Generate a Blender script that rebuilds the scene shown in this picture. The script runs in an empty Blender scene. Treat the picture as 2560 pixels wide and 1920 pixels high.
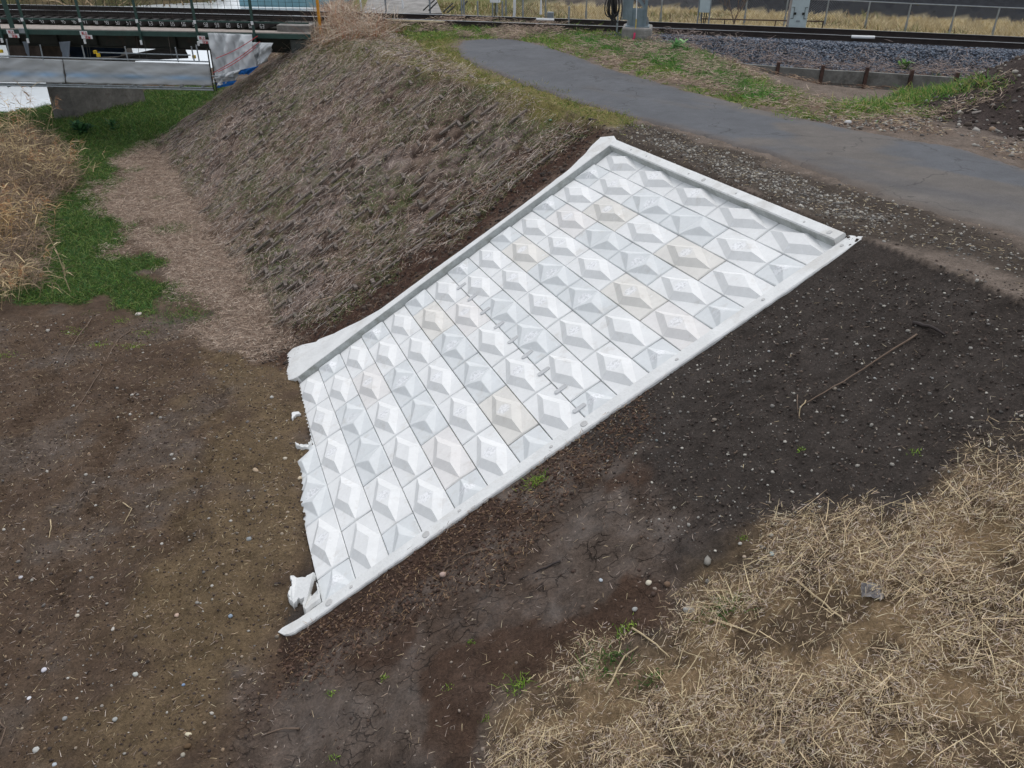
import bpy, math, random
import numpy as np
from mathutils import Vector, Matrix
random.seed(7); rng = np.random.default_rng(7)
SC = bpy.context.scene; COL = SC.collection
# ------------------------------------------------------------ camera, sky, sun, exposure
Z0 = 8.5; F = 2100.0; TH = math.radians(32)
cd = bpy.data.cameras.new('camera'); cam = bpy.data.objects.new('camera', cd); COL.objects.link(cam)
cam.location = (0, 0, Z0); cam.rotation_euler = (math.radians(90) - TH, 0, 0)
cd.sensor_width = 36; cd.lens = F / 2560 * 36; cd.clip_start = .1; cd.clip_end = 1500
SC.camera = cam
W_ = bpy.data.worlds.new('World'); SC.world = W_; W_.use_nodes = True
wn = W_.node_tree.nodes; wl = W_.node_tree.links
sky = wn.new('ShaderNodeTexSky'); sky.sky_type = 'NISHITA'; sky.sun_disc = False
sky.sun_elevation = math.radians(70); sky.sun_rotation = math.radians(32)
sky.air_density = 1.0; sky.dust_density = 2.0; sky.ozone_density = 1.0
hs = wn.new('ShaderNodeHueSaturation'); hs.inputs['Saturation'].default_value = .27
wl.new(sky.outputs[0], hs.inputs['Color']); wl.new(hs.outputs[0], wn['Background'].inputs['Color'])
wn['Background'].inputs['Strength'].default_value = .158
ld = bpy.data.lights.new('sun', 'SUN'); sun = bpy.data.objects.new('sun', ld); COL.objects.link(sun)
ld.energy = .5; ld.angle = math.radians(50); ld.color = (1, .97, .93)
el, az = math.radians(70), math.radians(32)
sd = Vector((math.sin(az) * math.cos(el), math.cos(az) * math.cos(el), math.sin(el)))
sun.rotation_euler = sd.to_track_quat('Z', 'Y').to_euler(); sun.location = (0, 0, 60)
SC.view_settings.view_transform = 'Standard'; SC.view_settings.look = 'None'
SC.view_settings.exposure = 0.42; SC.view_settings.gamma = 1
SC.render.engine = 'CYCLES'
# ------------------------------------------------------------ helpers
CT, ST = math.cos(TH), math.sin(TH)
def ray(x, y):
    a, b = (x - 1280) / F, (y - 960) / F
    return np.array([a, CT - b * ST, -ST - b * CT])
def at(x, y, z):                      # photo pixel -> world point at height z (relative to the lens)
    r = ray(x, y); return r * (z / r[2]) + np.array([0, 0, Z0])
def tag(o, label=None, cat=None, group=None, kind=None):
    if label: o['label'] = label
    if cat: o['category'] = cat
    if group: o['group'] = group
    if kind: o['kind'] = kind
    return o
def empty(name, loc, label, cat, group=None):
    o = bpy.data.objects.new(name, None); COL.objects.link(o); o.location = tuple(loc)
    return tag(o, label, cat, group)
def link(name, me, mat, parent=None, loc=None):
    o = bpy.data.objects.new(name, me); COL.objects.link(o)
    if mat: me.materials.append(mat)
    if loc is not None: o.location = tuple(loc)
    if parent: o.parent = parent
    return o
def np_mesh(name, V, Fq, cols=None, smooth=False, masks=None):
    """V (n,3); Fq (m,k) all faces of k corners"""
    me = bpy.data.meshes.new(name); V = np.asarray(V, np.float32); Fq = np.asarray(Fq, np.int32)
    k = Fq.shape[1]
    me.vertices.add(len(V)); me.vertices.foreach_set('co', V.ravel())
    me.loops.add(Fq.size); me.loops.foreach_set('vertex_index', Fq.ravel())
    me.polygons.add(len(Fq)); me.polygons.foreach_set('loop_start', np.arange(0, Fq.size, k, dtype=np.int32))
    me.polygons.foreach_set('loop_total', np.full(len(Fq), k, np.int32))
    if smooth: me.polygons.foreach_set('use_smooth', np.ones(len(Fq), bool))
    for nm, C in (('Col', cols), ('Msk', masks)):
        if C is not None:
            a = me.color_attributes.new(nm, 'FLOAT_COLOR', 'POINT')
            a.data.foreach_set('color', np.c_[C, np.ones(len(C))].astype(np.float32).ravel())
    me.update(); me.validate(); return me
class MB:
    def __init__(s): s.v = []; s.f = []
    def add(s, vs, fs):
        n = len(s.v); s.v += [tuple(v) for v in vs]; s.f += [tuple(i + n for i in f) for f in fs]
    def box(s, c, d, R=None, taper=1.0):
        R = R or Matrix.Identity(3); c = Vector(c); hx, hy, hz = d[0] / 2, d[1] / 2, d[2] / 2
        vs = []
        for z, t in ((-hz, 1), (hz, taper)):
            for x, y in ((-hx, -hy), (hx, -hy), (hx, hy), (-hx, hy)): vs.append(c + R @ Vector((x * t, y * t, z)))
        s.add(vs, [(3, 2, 1, 0), (4, 5, 6, 7), (0, 1, 5, 4), (1, 2, 6, 5), (2, 3, 7, 6), (3, 0, 4, 7)])
    def bar(s, a, b, w, h=None, up=(0, 0, 1)):
        a, b = Vector(a), Vector(b); d = (b - a); L = d.length
        if L < 1e-6: return
        z = d.normalized(); u = Vector(up)
        if abs(z.dot(u)) > .95: u = Vector((0, 1, 0))
        x = u.cross(z).normalized(); y = z.cross(x)
        s.box((a + b) / 2, (w, h or w, L), Matrix((x, y, z)).transposed())
    def tube(s, pts, r, n=8, r1=None):
        pts = [Vector(p) for p in pts]; m = len(pts); rings = []
        for i, p in enumerate(pts):
            d = (pts[min(i + 1, m - 1)] - pts[max(i - 1, 0)]).normalized()
            u = Vector((0, 0, 1)) if abs(d.z) < .9 else Vector((1, 0, 0))
            x = u.cross(d).normalized(); y = d.cross(x); rr = r if r1 is None else r + (r1 - r) * i / (m - 1)
            rings.append([p + x * math.cos(2 * math.pi * k / n) * rr + y * math.sin(2 * math.pi * k / n) * rr for k in range(n)])
        vs = [q for g in rings for q in g]; fs = []
        for i in range(m - 1):
            for k in range(n): fs.append((i * n + k, i * n + (k + 1) % n, (i + 1) * n + (k + 1) % n, (i + 1) * n + k))
        fs.append(tuple(range(n - 1, -1, -1))); fs.append(tuple((m - 1) * n + k for k in range(n)))
        s.add(vs, fs)
    def build(s, name, mat, parent=None, loc=None, bevel=0, smooth=False):
        me = bpy.data.meshes.new(name)
        off = Vector(loc) if loc is not None else Vector((0, 0, 0))
        if parent is not None and loc is None:
            r = parent
            while r.parent: r = r.parent
            off = Vector(r.location)
        vs = [tuple(Vector(v) - off) for v in s.v]
        me.from_pydata(vs, [], s.f); me.update()
        o = link(name, me, mat, parent, loc)
        if smooth: me.polygons.foreach_set('use_smooth', [True] * len(me.polygons))
        if bevel:
            m = o.modifiers.new('bevel', 'BEVEL'); m.width = bevel; m.segments = 2; m.limit_method = 'ANGLE'
        return o
# ---- value noise
def _h(ix, iy, s):
    h = (ix.astype(np.int64) * 374761393 + iy.astype(np.int64) * 668265263 + s * 974711) & 0xffffffff
    h = ((h ^ (h >> 13)) * 1274126177) & 0xffffffff
    return ((h ^ (h >> 16)) & 0xffff) / 65535.0
def vn(x, y, s=0):
    x = np.asarray(x, float); y = np.asarray(y, float)
    ix, iy = np.floor(x), np.floor(y); fx, fy = x - ix, y - iy
    fx = fx * fx * (3 - 2 * fx); fy = fy * fy * (3 - 2 * fy)
    a, b, c, d = _h(ix, iy, s), _h(ix + 1, iy, s), _h(ix, iy + 1, s), _h(ix + 1, iy + 1, s)
    return (a + (b - a) * fx) * (1 - fy) + (c + (d - c) * fx) * fy
def fbm(x, y, f=1., o=4, s=0):
    t = 0; a = .5; n = 0
    for i in range(o): t = t + a * vn(x * f + 17.3 * i, y * f - 9.1 * i, s + i * 7); n += a; a *= .5; f *= 2.03
    return t / n
def sst(a, b, x): t = np.clip((x - a) / (b - a), 0, 1); return t * t * (3 - 2 * t)
def segdist(x, y, P, closed=False):
    """distance to polyline, arc interpolation index"""
    best = np.full(x.shape, 1e9); par = np.zeros(x.shape); n = len(P)
    for i in range(n if closed else n - 1):
        a = P[i]; b = P[(i + 1) % n]; d = b[:2] - a[:2]; L2 = d @ d
        t = np.clip(((x - a[0]) * d[0] + (y - a[1]) * d[1]) / L2, 0, 1)
        q = np.hypot(x - a[0] - t * d[0], y - a[1] - t * d[1]); m = q < best
        best = np.where(m, q, best); par = np.where(m, i + t, par)
    return best, par
def inside(x, y, P):
    r = np.zeros(x.shape, bool); n = len(P)
    for i in range(n):
        x1, y1 = P[i][:2]; x2, y2 = P[(i + 1) % n][:2]
        if y1 == y2: continue
        c = ((y1 > y) != (y2 > y)) & (x < (x2 - x1) * (y - y1) / (y2 - y1) + x1); r ^= c
    return r
# ------------------------------------------------------------ pavement surface (bilinear, slightly twisted)
PO = np.array([2.01212798, 15.92669433, -4.73849869 + Z0]); EX = np.array([.35090672, -.93110699, .09952004])
ES = np.array([-.81042179, -.35521809, -.46587191]); EN = np.array([-.46912791, -.08282437, .87923781])
BL = 1.25728; BW = .5; TW = .0050812; BV = -.00025996
def P3(u, v, h=0.):
    u = np.asarray(u, float); v = np.asarray(v, float)
    uu = np.clip(u - 2.5, -3.5, 4.5); vv = v - 8; hh = h + TW * uu * vv + BV * vv * vv
    return PO + u[..., None] * BL * EX + v[..., None] * BW * ES + (hh if np.ndim(hh) else np.array(hh))[..., None] * EN
def uv_of(x, y):
    """world xy -> u,v on the base surface (h=0)"""
    A = np.array([[BL * EX[0], BW * ES[0]], [BL * EX[1], BW * ES[1]]]); Ai = np.linalg.inv(A)
    hh = np.zeros(np.shape(x))
    for _ in range(5):
        dx = x - PO[0] - hh * EN[0]; dy = y - PO[1] - hh * EN[1]
        u = Ai[0, 0] * dx + Ai[0, 1] * dy; v = Ai[1, 0] * dx + Ai[1, 1] * dy
        uu = np.clip(u - 2.5, -3.5, 4.5); vv = np.clip(v - 8, -12, 12); hh = TW * uu * vv + BV * vv * vv
    return u, v, hh
# crest and toe lines of the bank (x, y, z relative to lens)
def p3r(u, v, h=0.): p = P3(np.array(float(u)), np.array(float(v)), h); return [p[0], p[1], p[2] - Z0]
CREST = np.array([p3r(16, -.4, .07), p3r(12, -.4, .07), p3r(8, -.4, .07), p3r(5, -.4, .07), p3r(2.5, -.4, .07), p3r(0, -.5, .07), [1.06, 18.92, -4.64],
    [-.08, 20.63, -4.7], [-1.23, 21.78, -4.72], [-3.12, 24.65, -4.78], [-4.65, 27.32, -4.85], [-6.02, 29.36, -4.95],
    [-6.5, 33, -5.0], [-6.9, 37, -5.2], [-7.2, 50, -5.4], [-8, 120, -5.4]])
TOE = np.array([p3r(16, 16.5), p3r(12, 16.8), p3r(8, 17), p3r(5.1, 17.3), p3r(4.55, 16.75, .035), p3r(4, 16.15, .035), p3r(3, 15.9, .035), p3r(2.3, 15.7, .035), p3r(1.9, 15.1, .035),
    p3r(1, 15.0, .035), p3r(0, 14.9, .035), [-5.05, 16.04, -8.5], [-7.07, 19.62, -8.55], [-9.47, 24.16, -8.6], [-12.51, 29.74, -8.7], [-13.2, 33, -8.8],
    [-12.8, 38, -8.9], [-12, 50, -9.0], [-12, 120, -9.0]])
PLAT = np.vstack([CREST, [[200, 120, 0], [200, -60, 0], [9.5, -60, 0]]])
LOW = np.vstack([TOE, [[-200, 120, 0], [-200, -60, 0], [5, -60, 0]]])
BANK = np.array([[-60, 20, 0], [-40, 27, 0], [-25, 33.5, 0], [-20.8, 37.0, 0], [-18, 42, 0], [-15.5, 48, 0], [-13.3, 56, 0], [-12.6, 70, 0], [-12.6, 130, 0]])
WATER = np.vstack([BANK, [[-200, 130, 0], [-200, 20, 0]]])
FARB = np.array([[-90, 52, 0], [-50, 62, 0], [-36, 66, 0], [-22.5, 71, 0], [-24, 95, 0], [-24, 130, 0]])
FARP = np.vstack([FARB, [[-200, 130, 0], [-200, 45, 0]]])
TRC = np.array([-.0026120, -.2050515, 29.98265])        # near rail head: y(x) at z=-4.6
def tracky(x): return np.polyval(TRC, np.clip(x, -60, 40))
WALL = [at(x, y, -5.18) for x, y in ((1720, 149), (1835, 160), (1943, 169), (2053, 177), (2163, 182), (2274, 189), (2386, 196), (2465, 201))]
HFR = np.array([[*at(x, y, -5.2)[:2], 0] for x, y in ((2490, 205), (2440, 240), (2300, 264), (2160, 268), (2040, 262), (1930, 240), (1840, 212), (1760, 178), (1715, 149))])
HOL = np.vstack([[[p[0], p[1], 0] for p in WALL], HFR])[:, :2]
FBANK = np.array([[60, 18, 0], [30, 29.5, 0], [19.7, 34.5, 0], [14, 36, 0], [9.9, 37.2, 0], [3, 39, 0], [-3.5, 42, 0], [-6, 60, 0], [-6, 130, 0]])
FBP = np.vstack([FBANK, [[200, 130, 0], [200, 0, 0]]])
MOUND = (12.3, 18.2)
TRK = [(at(a, b, -8.4)[:2], at(c, d, -8.3)[:2]) for a, b, c, d in ((345, 900, 120, 1560), (560, 930, 420, 1560), (150, 860, -60, 1300), (820, 1600, 1250, 1330), (960, 1760, 1450, 1440))]
def lerp_z(P, par):
    i = np.clip(par.astype(int), 0, len(P) - 2); f = par - i; return P[i, 2] + (P[i + 1, 2] - P[i, 2]) * f
LD1 = np.array([ES[0], ES[1]]) / np.hypot(ES[0], ES[1]); LD2 = np.array([EX[0], EX[1]]) / np.hypot(EX[0], EX[1])
def lattice(x, y):                     # planting pockets of the old lattice blocks, 0..1
    dx, dy = x - PO[0], y - PO[1]; a = (dx * LD1[0] + dy * LD1[1]) / .62; b = (dx * LD2[0] + dy * LD2[1]) / .36
    r = np.floor(b); a = a + .5 * np.mod(r, 2); fa, fb = a - np.floor(a), b - r
    w = .35 + .65 * sst(.40, .56, vn(np.floor(a) * 1.37 + r * 7.1, r * 3.3 + np.floor(a) * 5.7, 91)) * sst(.3, .5, fbm(x, y, .45, 2, 93))
    return sst(.02, .10, fa) * sst(.62, .40, fa) * sst(.10, .24, fb) * sst(.92, .78, fb) * w
def H(x, y, rough=True):
    """ground height (world)"""
    x = np.asarray(x, float); y = np.asarray(y, float)
    dc, pc = segdist(x, y, CREST); dt, pt = segdist(x, y, TOE)
    zc = lerp_z(CREST, pc); zt = lerp_z(TOE, pt)
    inP = inside(x, y, PLAT); inL = inside(x, y, LOW)
    u, v, hh = uv_of(x, y)
    s = dc / (dc + dt + 1e-6); slope = zc + (zt - zc) * s
    off = np.where(u < 0, .075, .015 + .055 * sst(2.2, -.3, v))
    plane = PO[2] - Z0 + u * BL * EX[2] + v * BW * ES[2] + (hh + off) * EN[2]
    wp = sst(-3.5, -.6, u); slope = slope * (1 - wp) + plane * wp
    # plateau
    zp = zc + .02 * np.minimum(dc, 2) ; w = sst(4.5, 11, dc) * sst(-9, 3, y * 1. - 12); zp = zp * (1 - w) + (-4.92) * w
    # railway ballast and the strip beyond it
    ty = tracky(x); cosr = .97; dn = (ty - .05 - y) * cosr      # >0 in front of the near rail
    zfar = -5.35
    beyond = sst(2.3, 1.0, dn + 0)                       # 1 close to / behind the track
    zp = zp * (1 - beyond * sst(-2.6, -4.2, dn)) + zfar * beyond * sst(-2.6, -4.2, dn)
    hol = inside(x, y, HOL); dh, _ = segdist(x, y, HFR); hw = np.where(hol, sst(0, 1.0, dh), 0)
    zp = zp + (-5.68 - zp) * hw
    # ground between wall and ballast
    ww = sst(5.5, 8.5, x) * sst(1.4, 2.4, dn) * (1 - sst(3.5, 4.2, dn)); wd, _ = segdist(x, y, np.array([[p[0], p[1], 0] for p in WALL])); zp = np.where(~hol & (dn > 0) & (dn < 3.2) & (x > 5.0), zp + (-5.23 - zp) * sst(5.0, 6.5, x) * sst(3.2, 2.5, dn), zp)
    bal = -4.78 - np.maximum(0, np.abs(dn + .58) - 1.2) / 2.2
    land = inP & (x > -6.6)
    zp = np.where(land & ~hol, np.maximum(zp, bal), zp)
    # big far bank beyond the fence
    fb, _ = segdist(x, y, FBANK); inf = inside(x, y, FBP); zp = np.where(inf & inP, np.maximum(zp, -5.35 + np.minimum(fb * .62, 9)), zp)
    # soil heap
    md = np.hypot((x - MOUND[0]) / 1.0, (y - MOUND[1]) / .95); zp = np.where(inP & (md < 3.9), zp + 1.75 * sst(3.9, .4, md), zp)
    # low ground
    w = sst(0.3, 5, dt); fl = -8.42 - .012 * np.clip(y - 16, 0, 30); zl = zt * (1 - w) + fl * w
    db, _ = segdist(x, y, BANK); wat = inside(x, y, WATER)
    sdb = np.where(wat, -db, db); zl = np.where(sdb < 2.5, zl + (-10.4 - zl) * sst(2.5, -2.5, sdb), zl)
    slope = np.where(wat | (sdb < 2), np.minimum(slope, zl + 2), slope)
    df, _ = segdist(x, y, FARB); inF = inside(x, y, FARP); zl = np.where(inF, -10.4 + sst(0, 30, df) * 11 + np.minimum(df, 3) * .5, zl)
    z = np.where(inP, zp, np.where(inL, zl, slope))
    if rough:
        a = np.where(inP & (np.abs(u - 99) > 0), .012, .03)
        n = fbm(x, y, 1.3, 3, 3) - .5; n2 = fbm(x, y, 6, 4, 9) - .5
        soft = np.where(inP, .35, 1.)
        soft = np.where((v > -1.2) & (v < 17.5) & (u > -.9) & (u < 5.5), .3, soft)
        soft = np.where((v > -.6) & (v < 17) & (u > 4.9) & (u < 5.6), .3, soft)
        n3 = fbm(x, y, 15, 3, 19) - .5; z = z + n * .10 * soft + n2 * .085 * soft + n3 * .05 * soft
        # lattice-block steps showing through the old slope
        z = z - .075 * lattice(x, y) * ((~inP) & (~inL)) * sst(-.35, -.8, u) * sst(0.3, 1.2, dc) * sst(0.1, .6, dt)
        # ruts left of the toe
        z = z + np.where(inL, .03 * np.sin((x * .93 + y * .36) * 7 + 2 * n) * sst(.4, .7, fbm(x, y, .5, 2, 31)), 0)
        # mud pushed up round the buried toe
    if rough:                          # crawler tracks pressed into the low ground
        for A_, B_ in TRK:
            d = B_ - A_; L_ = np.hypot(*d); d = d / L_; al = (x - A_[0]) * d[0] + (y - A_[1]) * d[1]; la = (x - A_[0]) * -d[1] + (y - A_[1]) * d[0]
            m_ = (inL | ((u > 5.6) & (v > 10) & ~inP)) * sst(.21, .16, np.abs(la)) * sst(-.2, .3, al) * sst(L_ + .2, L_ - .3, al) * sst(.36, .5, fbm(x, y, 1.1, 3, 45))
            z = z - m_ * .05 + m_ * .045 * sst(-.3, .5, np.sin(al * 2 * np.pi / .15 + la * 1.5))
    # trench for the new blocks
    vs = np.interp(u, [0, 1, 1.9, 2.3, 3, 4, 4.3, 4.6, 5.1], [14.85, 14.95, 15.02, 15.62, 15.8, 16.1, 16.25, 16.6, 17.1])
    foot = (u > -.12) & (u < 5.04) & (v > -.1) & (v < np.minimum(vs, 15.97))
    base = PO[2] - Z0 + u * BL * EX[2] + v * BW * ES[2] + (hh - .2) * EN[2]
    z = np.where(foot, np.minimum(base, z), z)
    return z + Z0
def G(px, py, n=0):
    """photo pixel -> point on the ground"""
    r = ray(px, py); ts = np.linspace(4, 160, 1600) ** 1.0
    P = r[None] * ts[:, None]; hz = H(P[:, 0], P[:, 1], False) - Z0; k = np.argmax(P[:, 2] <= hz)
    lo, hi = ts[max(k - 1, 0)], ts[k]
    for _ in range(14):
        m = (lo + hi) / 2; p = r * m
        if p[2] <= H(p[:1], p[1:2], False)[0] - Z0: hi = m
        else: lo = m
    p = r * hi; return np.array([p[0], p[1], float(H(p[:1], p[1:2])[0])])
S = 2560 / 2212
def zone(*pts): return np.array([G(x * S, y * S) for x, y in pts])
# ------------------------------------------------------------ materials
def newmat(name):
    m = bpy.data.materials.new(name); m.use_nodes = True
    return m, m.node_tree.nodes, m.node_tree.links, m.node_tree.nodes['Principled BSDF']
def nd(N, t, **k):
    n = N.new(t)
    for a, b in k.items():
        if a in n.inputs: n.inputs[a].default_value = b
        else: setattr(n, a, b)
    return n
def noise(N, L, co, scale, detail=5, rough=.6):
    n = nd(N, 'ShaderNodeTexNoise'); n.inputs['Scale'].default_value = scale; n.inputs['Detail'].default_value = detail
    n.inputs['Roughness'].default_value = rough; L.new(co, n.inputs['Vector']); return n.outputs['Fac']
def mrange(N, L, v, a, b, c, d):
    n = nd(N, 'ShaderNodeMapRange'); L.new(v, n.inputs[0])
    for i, q in zip((1, 2, 3, 4), (a, b, c, d)): n.inputs[i].default_value = q
    return n.outputs[0]
def math_(N, L, op, a, b=None):
    n = nd(N, 'ShaderNodeMath'); n.operation = op
    for i, q in enumerate((a, b)):
        if q is None: continue
        if isinstance(q, (int, float)): n.inputs[i].default_value = q
        else: L.new(q, n.inputs[i])
    return n.outputs[0]
def mixc(N, L, f, a, b, mode='MIX'):
    n = nd(N, 'ShaderNodeMix'); n.data_type = 'RGBA'; n.blend_type = mode
    for i, q in ((0, f), (6, a), (7, b)):
        if isinstance(q, (int, float)): n.inputs[i].default_value = q
        elif isinstance(q, tuple): n.inputs[i].default_value = (*q, 1)
        else: L.new(q, n.inputs[i])
    return n.outputs[2]
def simple(name, col, rough=.7, metal=0., var=.25, scale=6, bump=.15, bscale=40, spec=.5, var2=None):
    m, N, L, B = newmat(name); tc = nd(N, 'ShaderNodeTexCoord'); co = tc.outputs['Object']
    n1 = noise(N, L, co, scale); f = mrange(N, L, n1, .3, .7, 1 - var, 1 + var)
    n2 = noise(N, L, co, scale * 9); f2 = mrange(N, L, n2, .3, .7, 1 - var * .5, 1 + var * .5)
    v = math_(N, L, 'MULTIPLY', f, f2); rgb = nd(N, 'ShaderNodeCombineColor')
    for i in range(3): L.new(v, rgb.inputs[i])
    c = mixc(N, L, 1., col, rgb.outputs[0], 'MULTIPLY')
    if var2: c = mixc(N, L, mrange(N, L, noise(N, L, co, scale * .6, 6, .7), .52, .66, 0, .8), c, var2)
    L.new(c, B.inputs['Base Color']); B.inputs['Roughness'].default_value = rough; B.inputs['Metallic'].default_value = metal
    B.inputs['Specular IOR Level'].default_value = spec
    b = nd(N, 'ShaderNodeBump'); b.inputs['Strength'].default_value = bump; b.inputs['Distance'].default_value = .02
    L.new(noise(N, L, co, bscale), b.inputs['Height']); L.new(b.outputs[0], B.inputs['Normal']); return m
def ground_mat():
    m, N, L, B = newmat('ground'); tc = nd(N, 'ShaderNodeTexCoord'); co = tc.outputs['Object']
    a = nd(N, 'ShaderNodeAttribute'); a.attribute_name = 'Col'; k = nd(N, 'ShaderNodeAttribute'); k.attribute_name = 'Msk'
    sp = nd(N, 'ShaderNodeSeparateColor'); L.new(k.outputs['Color'], sp.inputs[0])
    wet, crk, grn = sp.outputs[0], sp.outputs[1], sp.outputs[2]
    n1 = noise(N, L, co, 4, 6, .65); n2 = noise(N, L, co, 28, 5, .7); n3 = noise(N, L, co, 130, 3, .7)
    f = math_(N, L, 'MULTIPLY', mrange(N, L, n1, .3, .7, .72, 1.28), mrange(N, L, n2, .3, .72, .62, 1.38))
    f = math_(N, L, 'MULTIPLY', f, mrange(N, L, n3, .3, .7, .75, 1.25))
    rgb = nd(N, 'ShaderNodeCombineColor')
    for i in range(3): L.new(f, rgb.inputs[i])
    c = mixc(N, L, 1., a.outputs['Color'], rgb.outputs[0], 'MULTIPLY')
    # small stones speckle
    vo = nd(N, 'ShaderNodeTexVoronoi'); vo.inputs['Scale'].default_value = 38; L.new(co, vo.inputs['Vector'])
    near = mrange(N, L, vo.outputs['Distance'], .10, .22, 1, 0)
    rs = nd(N, 'ShaderNodeSeparateColor'); L.new(vo.outputs['Color'], rs.inputs[0])
    pick = mrange(N, L, rs.outputs[0], .80, .84, 0, 1); sm = math_(N, L, 'MULTIPLY', math_(N, L, 'MULTIPLY', near, pick), grn)
    c = mixc(N, L, sm, c, (.22, .21, .195))
    # drying cracks
    wv = nd(N, 'ShaderNodeMapping'); L.new(co, wv.inputs['Vector']); wv.inputs['Scale'].default_value = (1.0, 1.6, 1)
    dis = nd(N, 'ShaderNodeVectorMath'); dis.operation = 'ADD'; nn = nd(N, 'ShaderNodeTexNoise'); nn.inputs['Scale'].default_value = 5
    nn.inputs['Detail'].default_value = 5; L.new(co, nn.inputs['Vector']); sc = nd(N, 'ShaderNodeVectorMath'); sc.operation = 'SCALE'; sc.inputs['Scale'].default_value = .34
    L.new(nn.outputs['Color'], sc.inputs[0]); L.new(wv.outputs[0], dis.inputs[0]); L.new(sc.outputs[0], dis.inputs[1])
    vc = nd(N, 'ShaderNodeTexVoronoi'); vc.feature = 'DISTANCE_TO_EDGE'; vc.inputs['Scale'].default_value = 4.2; L.new(dis.outputs[0], vc.inputs['Vector'])
    gate = mrange(N, L, noise(N, L, co, 2.3, 4), .46, .58, 0, 1)
    cr = math_(N, L, 'MULTIPLY', math_(N, L, 'MULTIPLY', mrange(N, L, vc.outputs['Distance'], .008, .055, 1, 0), crk), gate)
    c = mixc(N, L, math_(N, L, 'MULTIPLY', cr, .8), c, (.012, .009, .008))
    L.new(c, B.inputs['Base Color'])
    wn_ = math_(N, L, 'MULTIPLY', wet, mrange(N, L, noise(N, L, co, 1.7, 5, .6), .4, .6, .1, 1))
    L.new(mrange(N, L, wn_, 0, 1, .95, .33), B.inputs['Roughness'])
    L.new(mrange(N, L, wn_, 0, 1, .12, .34), B.inputs['Specular IOR Level'])
    hgt = math_(N, L, 'ADD', math_(N, L, 'MULTIPLY', n2, .6), math_(N, L, 'MULTIPLY', n3, .25))
    hgt = math_(N, L, 'SUBTRACT', math_(N, L, 'ADD', hgt, math_(N, L, 'MULTIPLY', sm, .3)), math_(N, L, 'MULTIPLY', cr, 1.0))
    b = nd(N, 'ShaderNodeBump'); b.inputs['Distance'].default_value = .045
    L.new(mrange(N, L, wn_, 0, 1, .9, .45), b.inputs['Strength']); L.new(hgt, b.inputs['Height']); L.new(b.outputs[0], B.inputs['Normal'])
    return m
def vcol_mat(name, rough=.8, spec=.2, trans=0.):
    m, N, L, B = newmat(name); a = nd(N, 'ShaderNodeAttribute'); a.attribute_name = 'Col'; L.new(a.outputs['Color'], B.inputs['Base Color'])
    B.inputs['Roughness'].default_value = rough; B.inputs['Specular IOR Level'].default_value = spec
    if trans:
        out = N['Material Output']; t = nd(N, 'ShaderNodeBsdfTranslucent'); L.new(a.outputs['Color'], t.inputs[0])
        mx = nd(N, 'ShaderNodeMixShader'); mx.inputs[0].default_value = trans; L.new(B.outputs[0], mx.inputs[1]); L.new(t.outputs[0], mx.inputs[2]); L.new(mx.outputs[0], out.inputs[0])
    return m
def block_mat():
    m, N, L, B = newmat('precast_concrete'); tc = nd(N, 'ShaderNodeTexCoord'); co = tc.outputs['Object']
    oi = nd(N, 'ShaderNodeObjectInfo'); va = nd(N, 'ShaderNodeVectorMath'); va.operation = 'ADD'
    cx = nd(N, 'ShaderNodeCombineXYZ')
    for i in range(3): L.new(math_(N, L, 'MULTIPLY', oi.outputs['Random'], 37. + 11 * i), cx.inputs[i])
    L.new(co, va.inputs[0]); L.new(cx.outputs[0], va.inputs[1]); co = va.outputs[0]
    n1 = noise(N, L, co, 2.2, 5, .6); n2 = noise(N, L, co, 14, 6, .7); n3 = noise(N, L, co, 90, 3, .6)
    f = math_(N, L, 'MULTIPLY', mrange(N, L, n1, .3, .7, .95, 1.04), mrange(N, L, n2, .3, .7, .955, 1.035))
    rgb = nd(N, 'ShaderNodeCombineColor')
    for i in range(3): L.new(f, rgb.inputs[i])
    c = mixc(N, L, 1., oi.outputs['Color'], rgb.outputs[0], 'MULTIPLY')
    st = math_(N, L, 'MULTIPLY', mrange(N, L, noise(N, L, co, 3.1, 7, .72), .56, .74, 0, 1), .42)
    c = mixc(N, L, st, c, (.42, .385, .33))
    # pale laitance smears
    sm = mrange(N, L, noise(N, L, co, 5.5, 7, .75), .62, .68, 0, .5); c = mixc(N, L, sm, c, (.86, .88, .90))
    # worn, scraped patch on the crown of many blocks
    ln = nd(N, 'ShaderNodeVectorMath'); ln.operation = 'LENGTH'; L.new(tc.outputs['Object'], ln.inputs[0])
    crown = mrange(N, L, math_(N, L, 'ADD', ln.outputs['Value'], math_(N, L, 'MULTIPLY', n2, .10)), .15, .19, 1, 0)
    on = mrange(N, L, oi.outputs['Random'], .42, .46, 0, 1); scr = mrange(N, L, noise(N, L, co, 26, 5, .75), .45, .6, 0, 1)
    cw = mixc(N, L, scr, (.92, .93, .95), (.50, .51, .52)); c = mixc(N, L, math_(N, L, 'MULTIPLY', math_(N, L, 'MULTIPLY', crown, on), .55), c, cw)
    L.new(c, B.inputs['Base Color']); B.inputs['Roughness'].default_value = .75; B.inputs['Specular IOR Level'].default_value = .3
    b = nd(N, 'ShaderNodeBump'); b.inputs['Strength'].default_value = .25; b.inputs['Distance'].default_value = .01
    L.new(math_(N, L, 'ADD', n2, math_(N, L, 'MULTIPLY', n3, .4)), b.inputs['Height']); L.new(b.outputs[0], B.inputs['Normal']); return m
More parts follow.
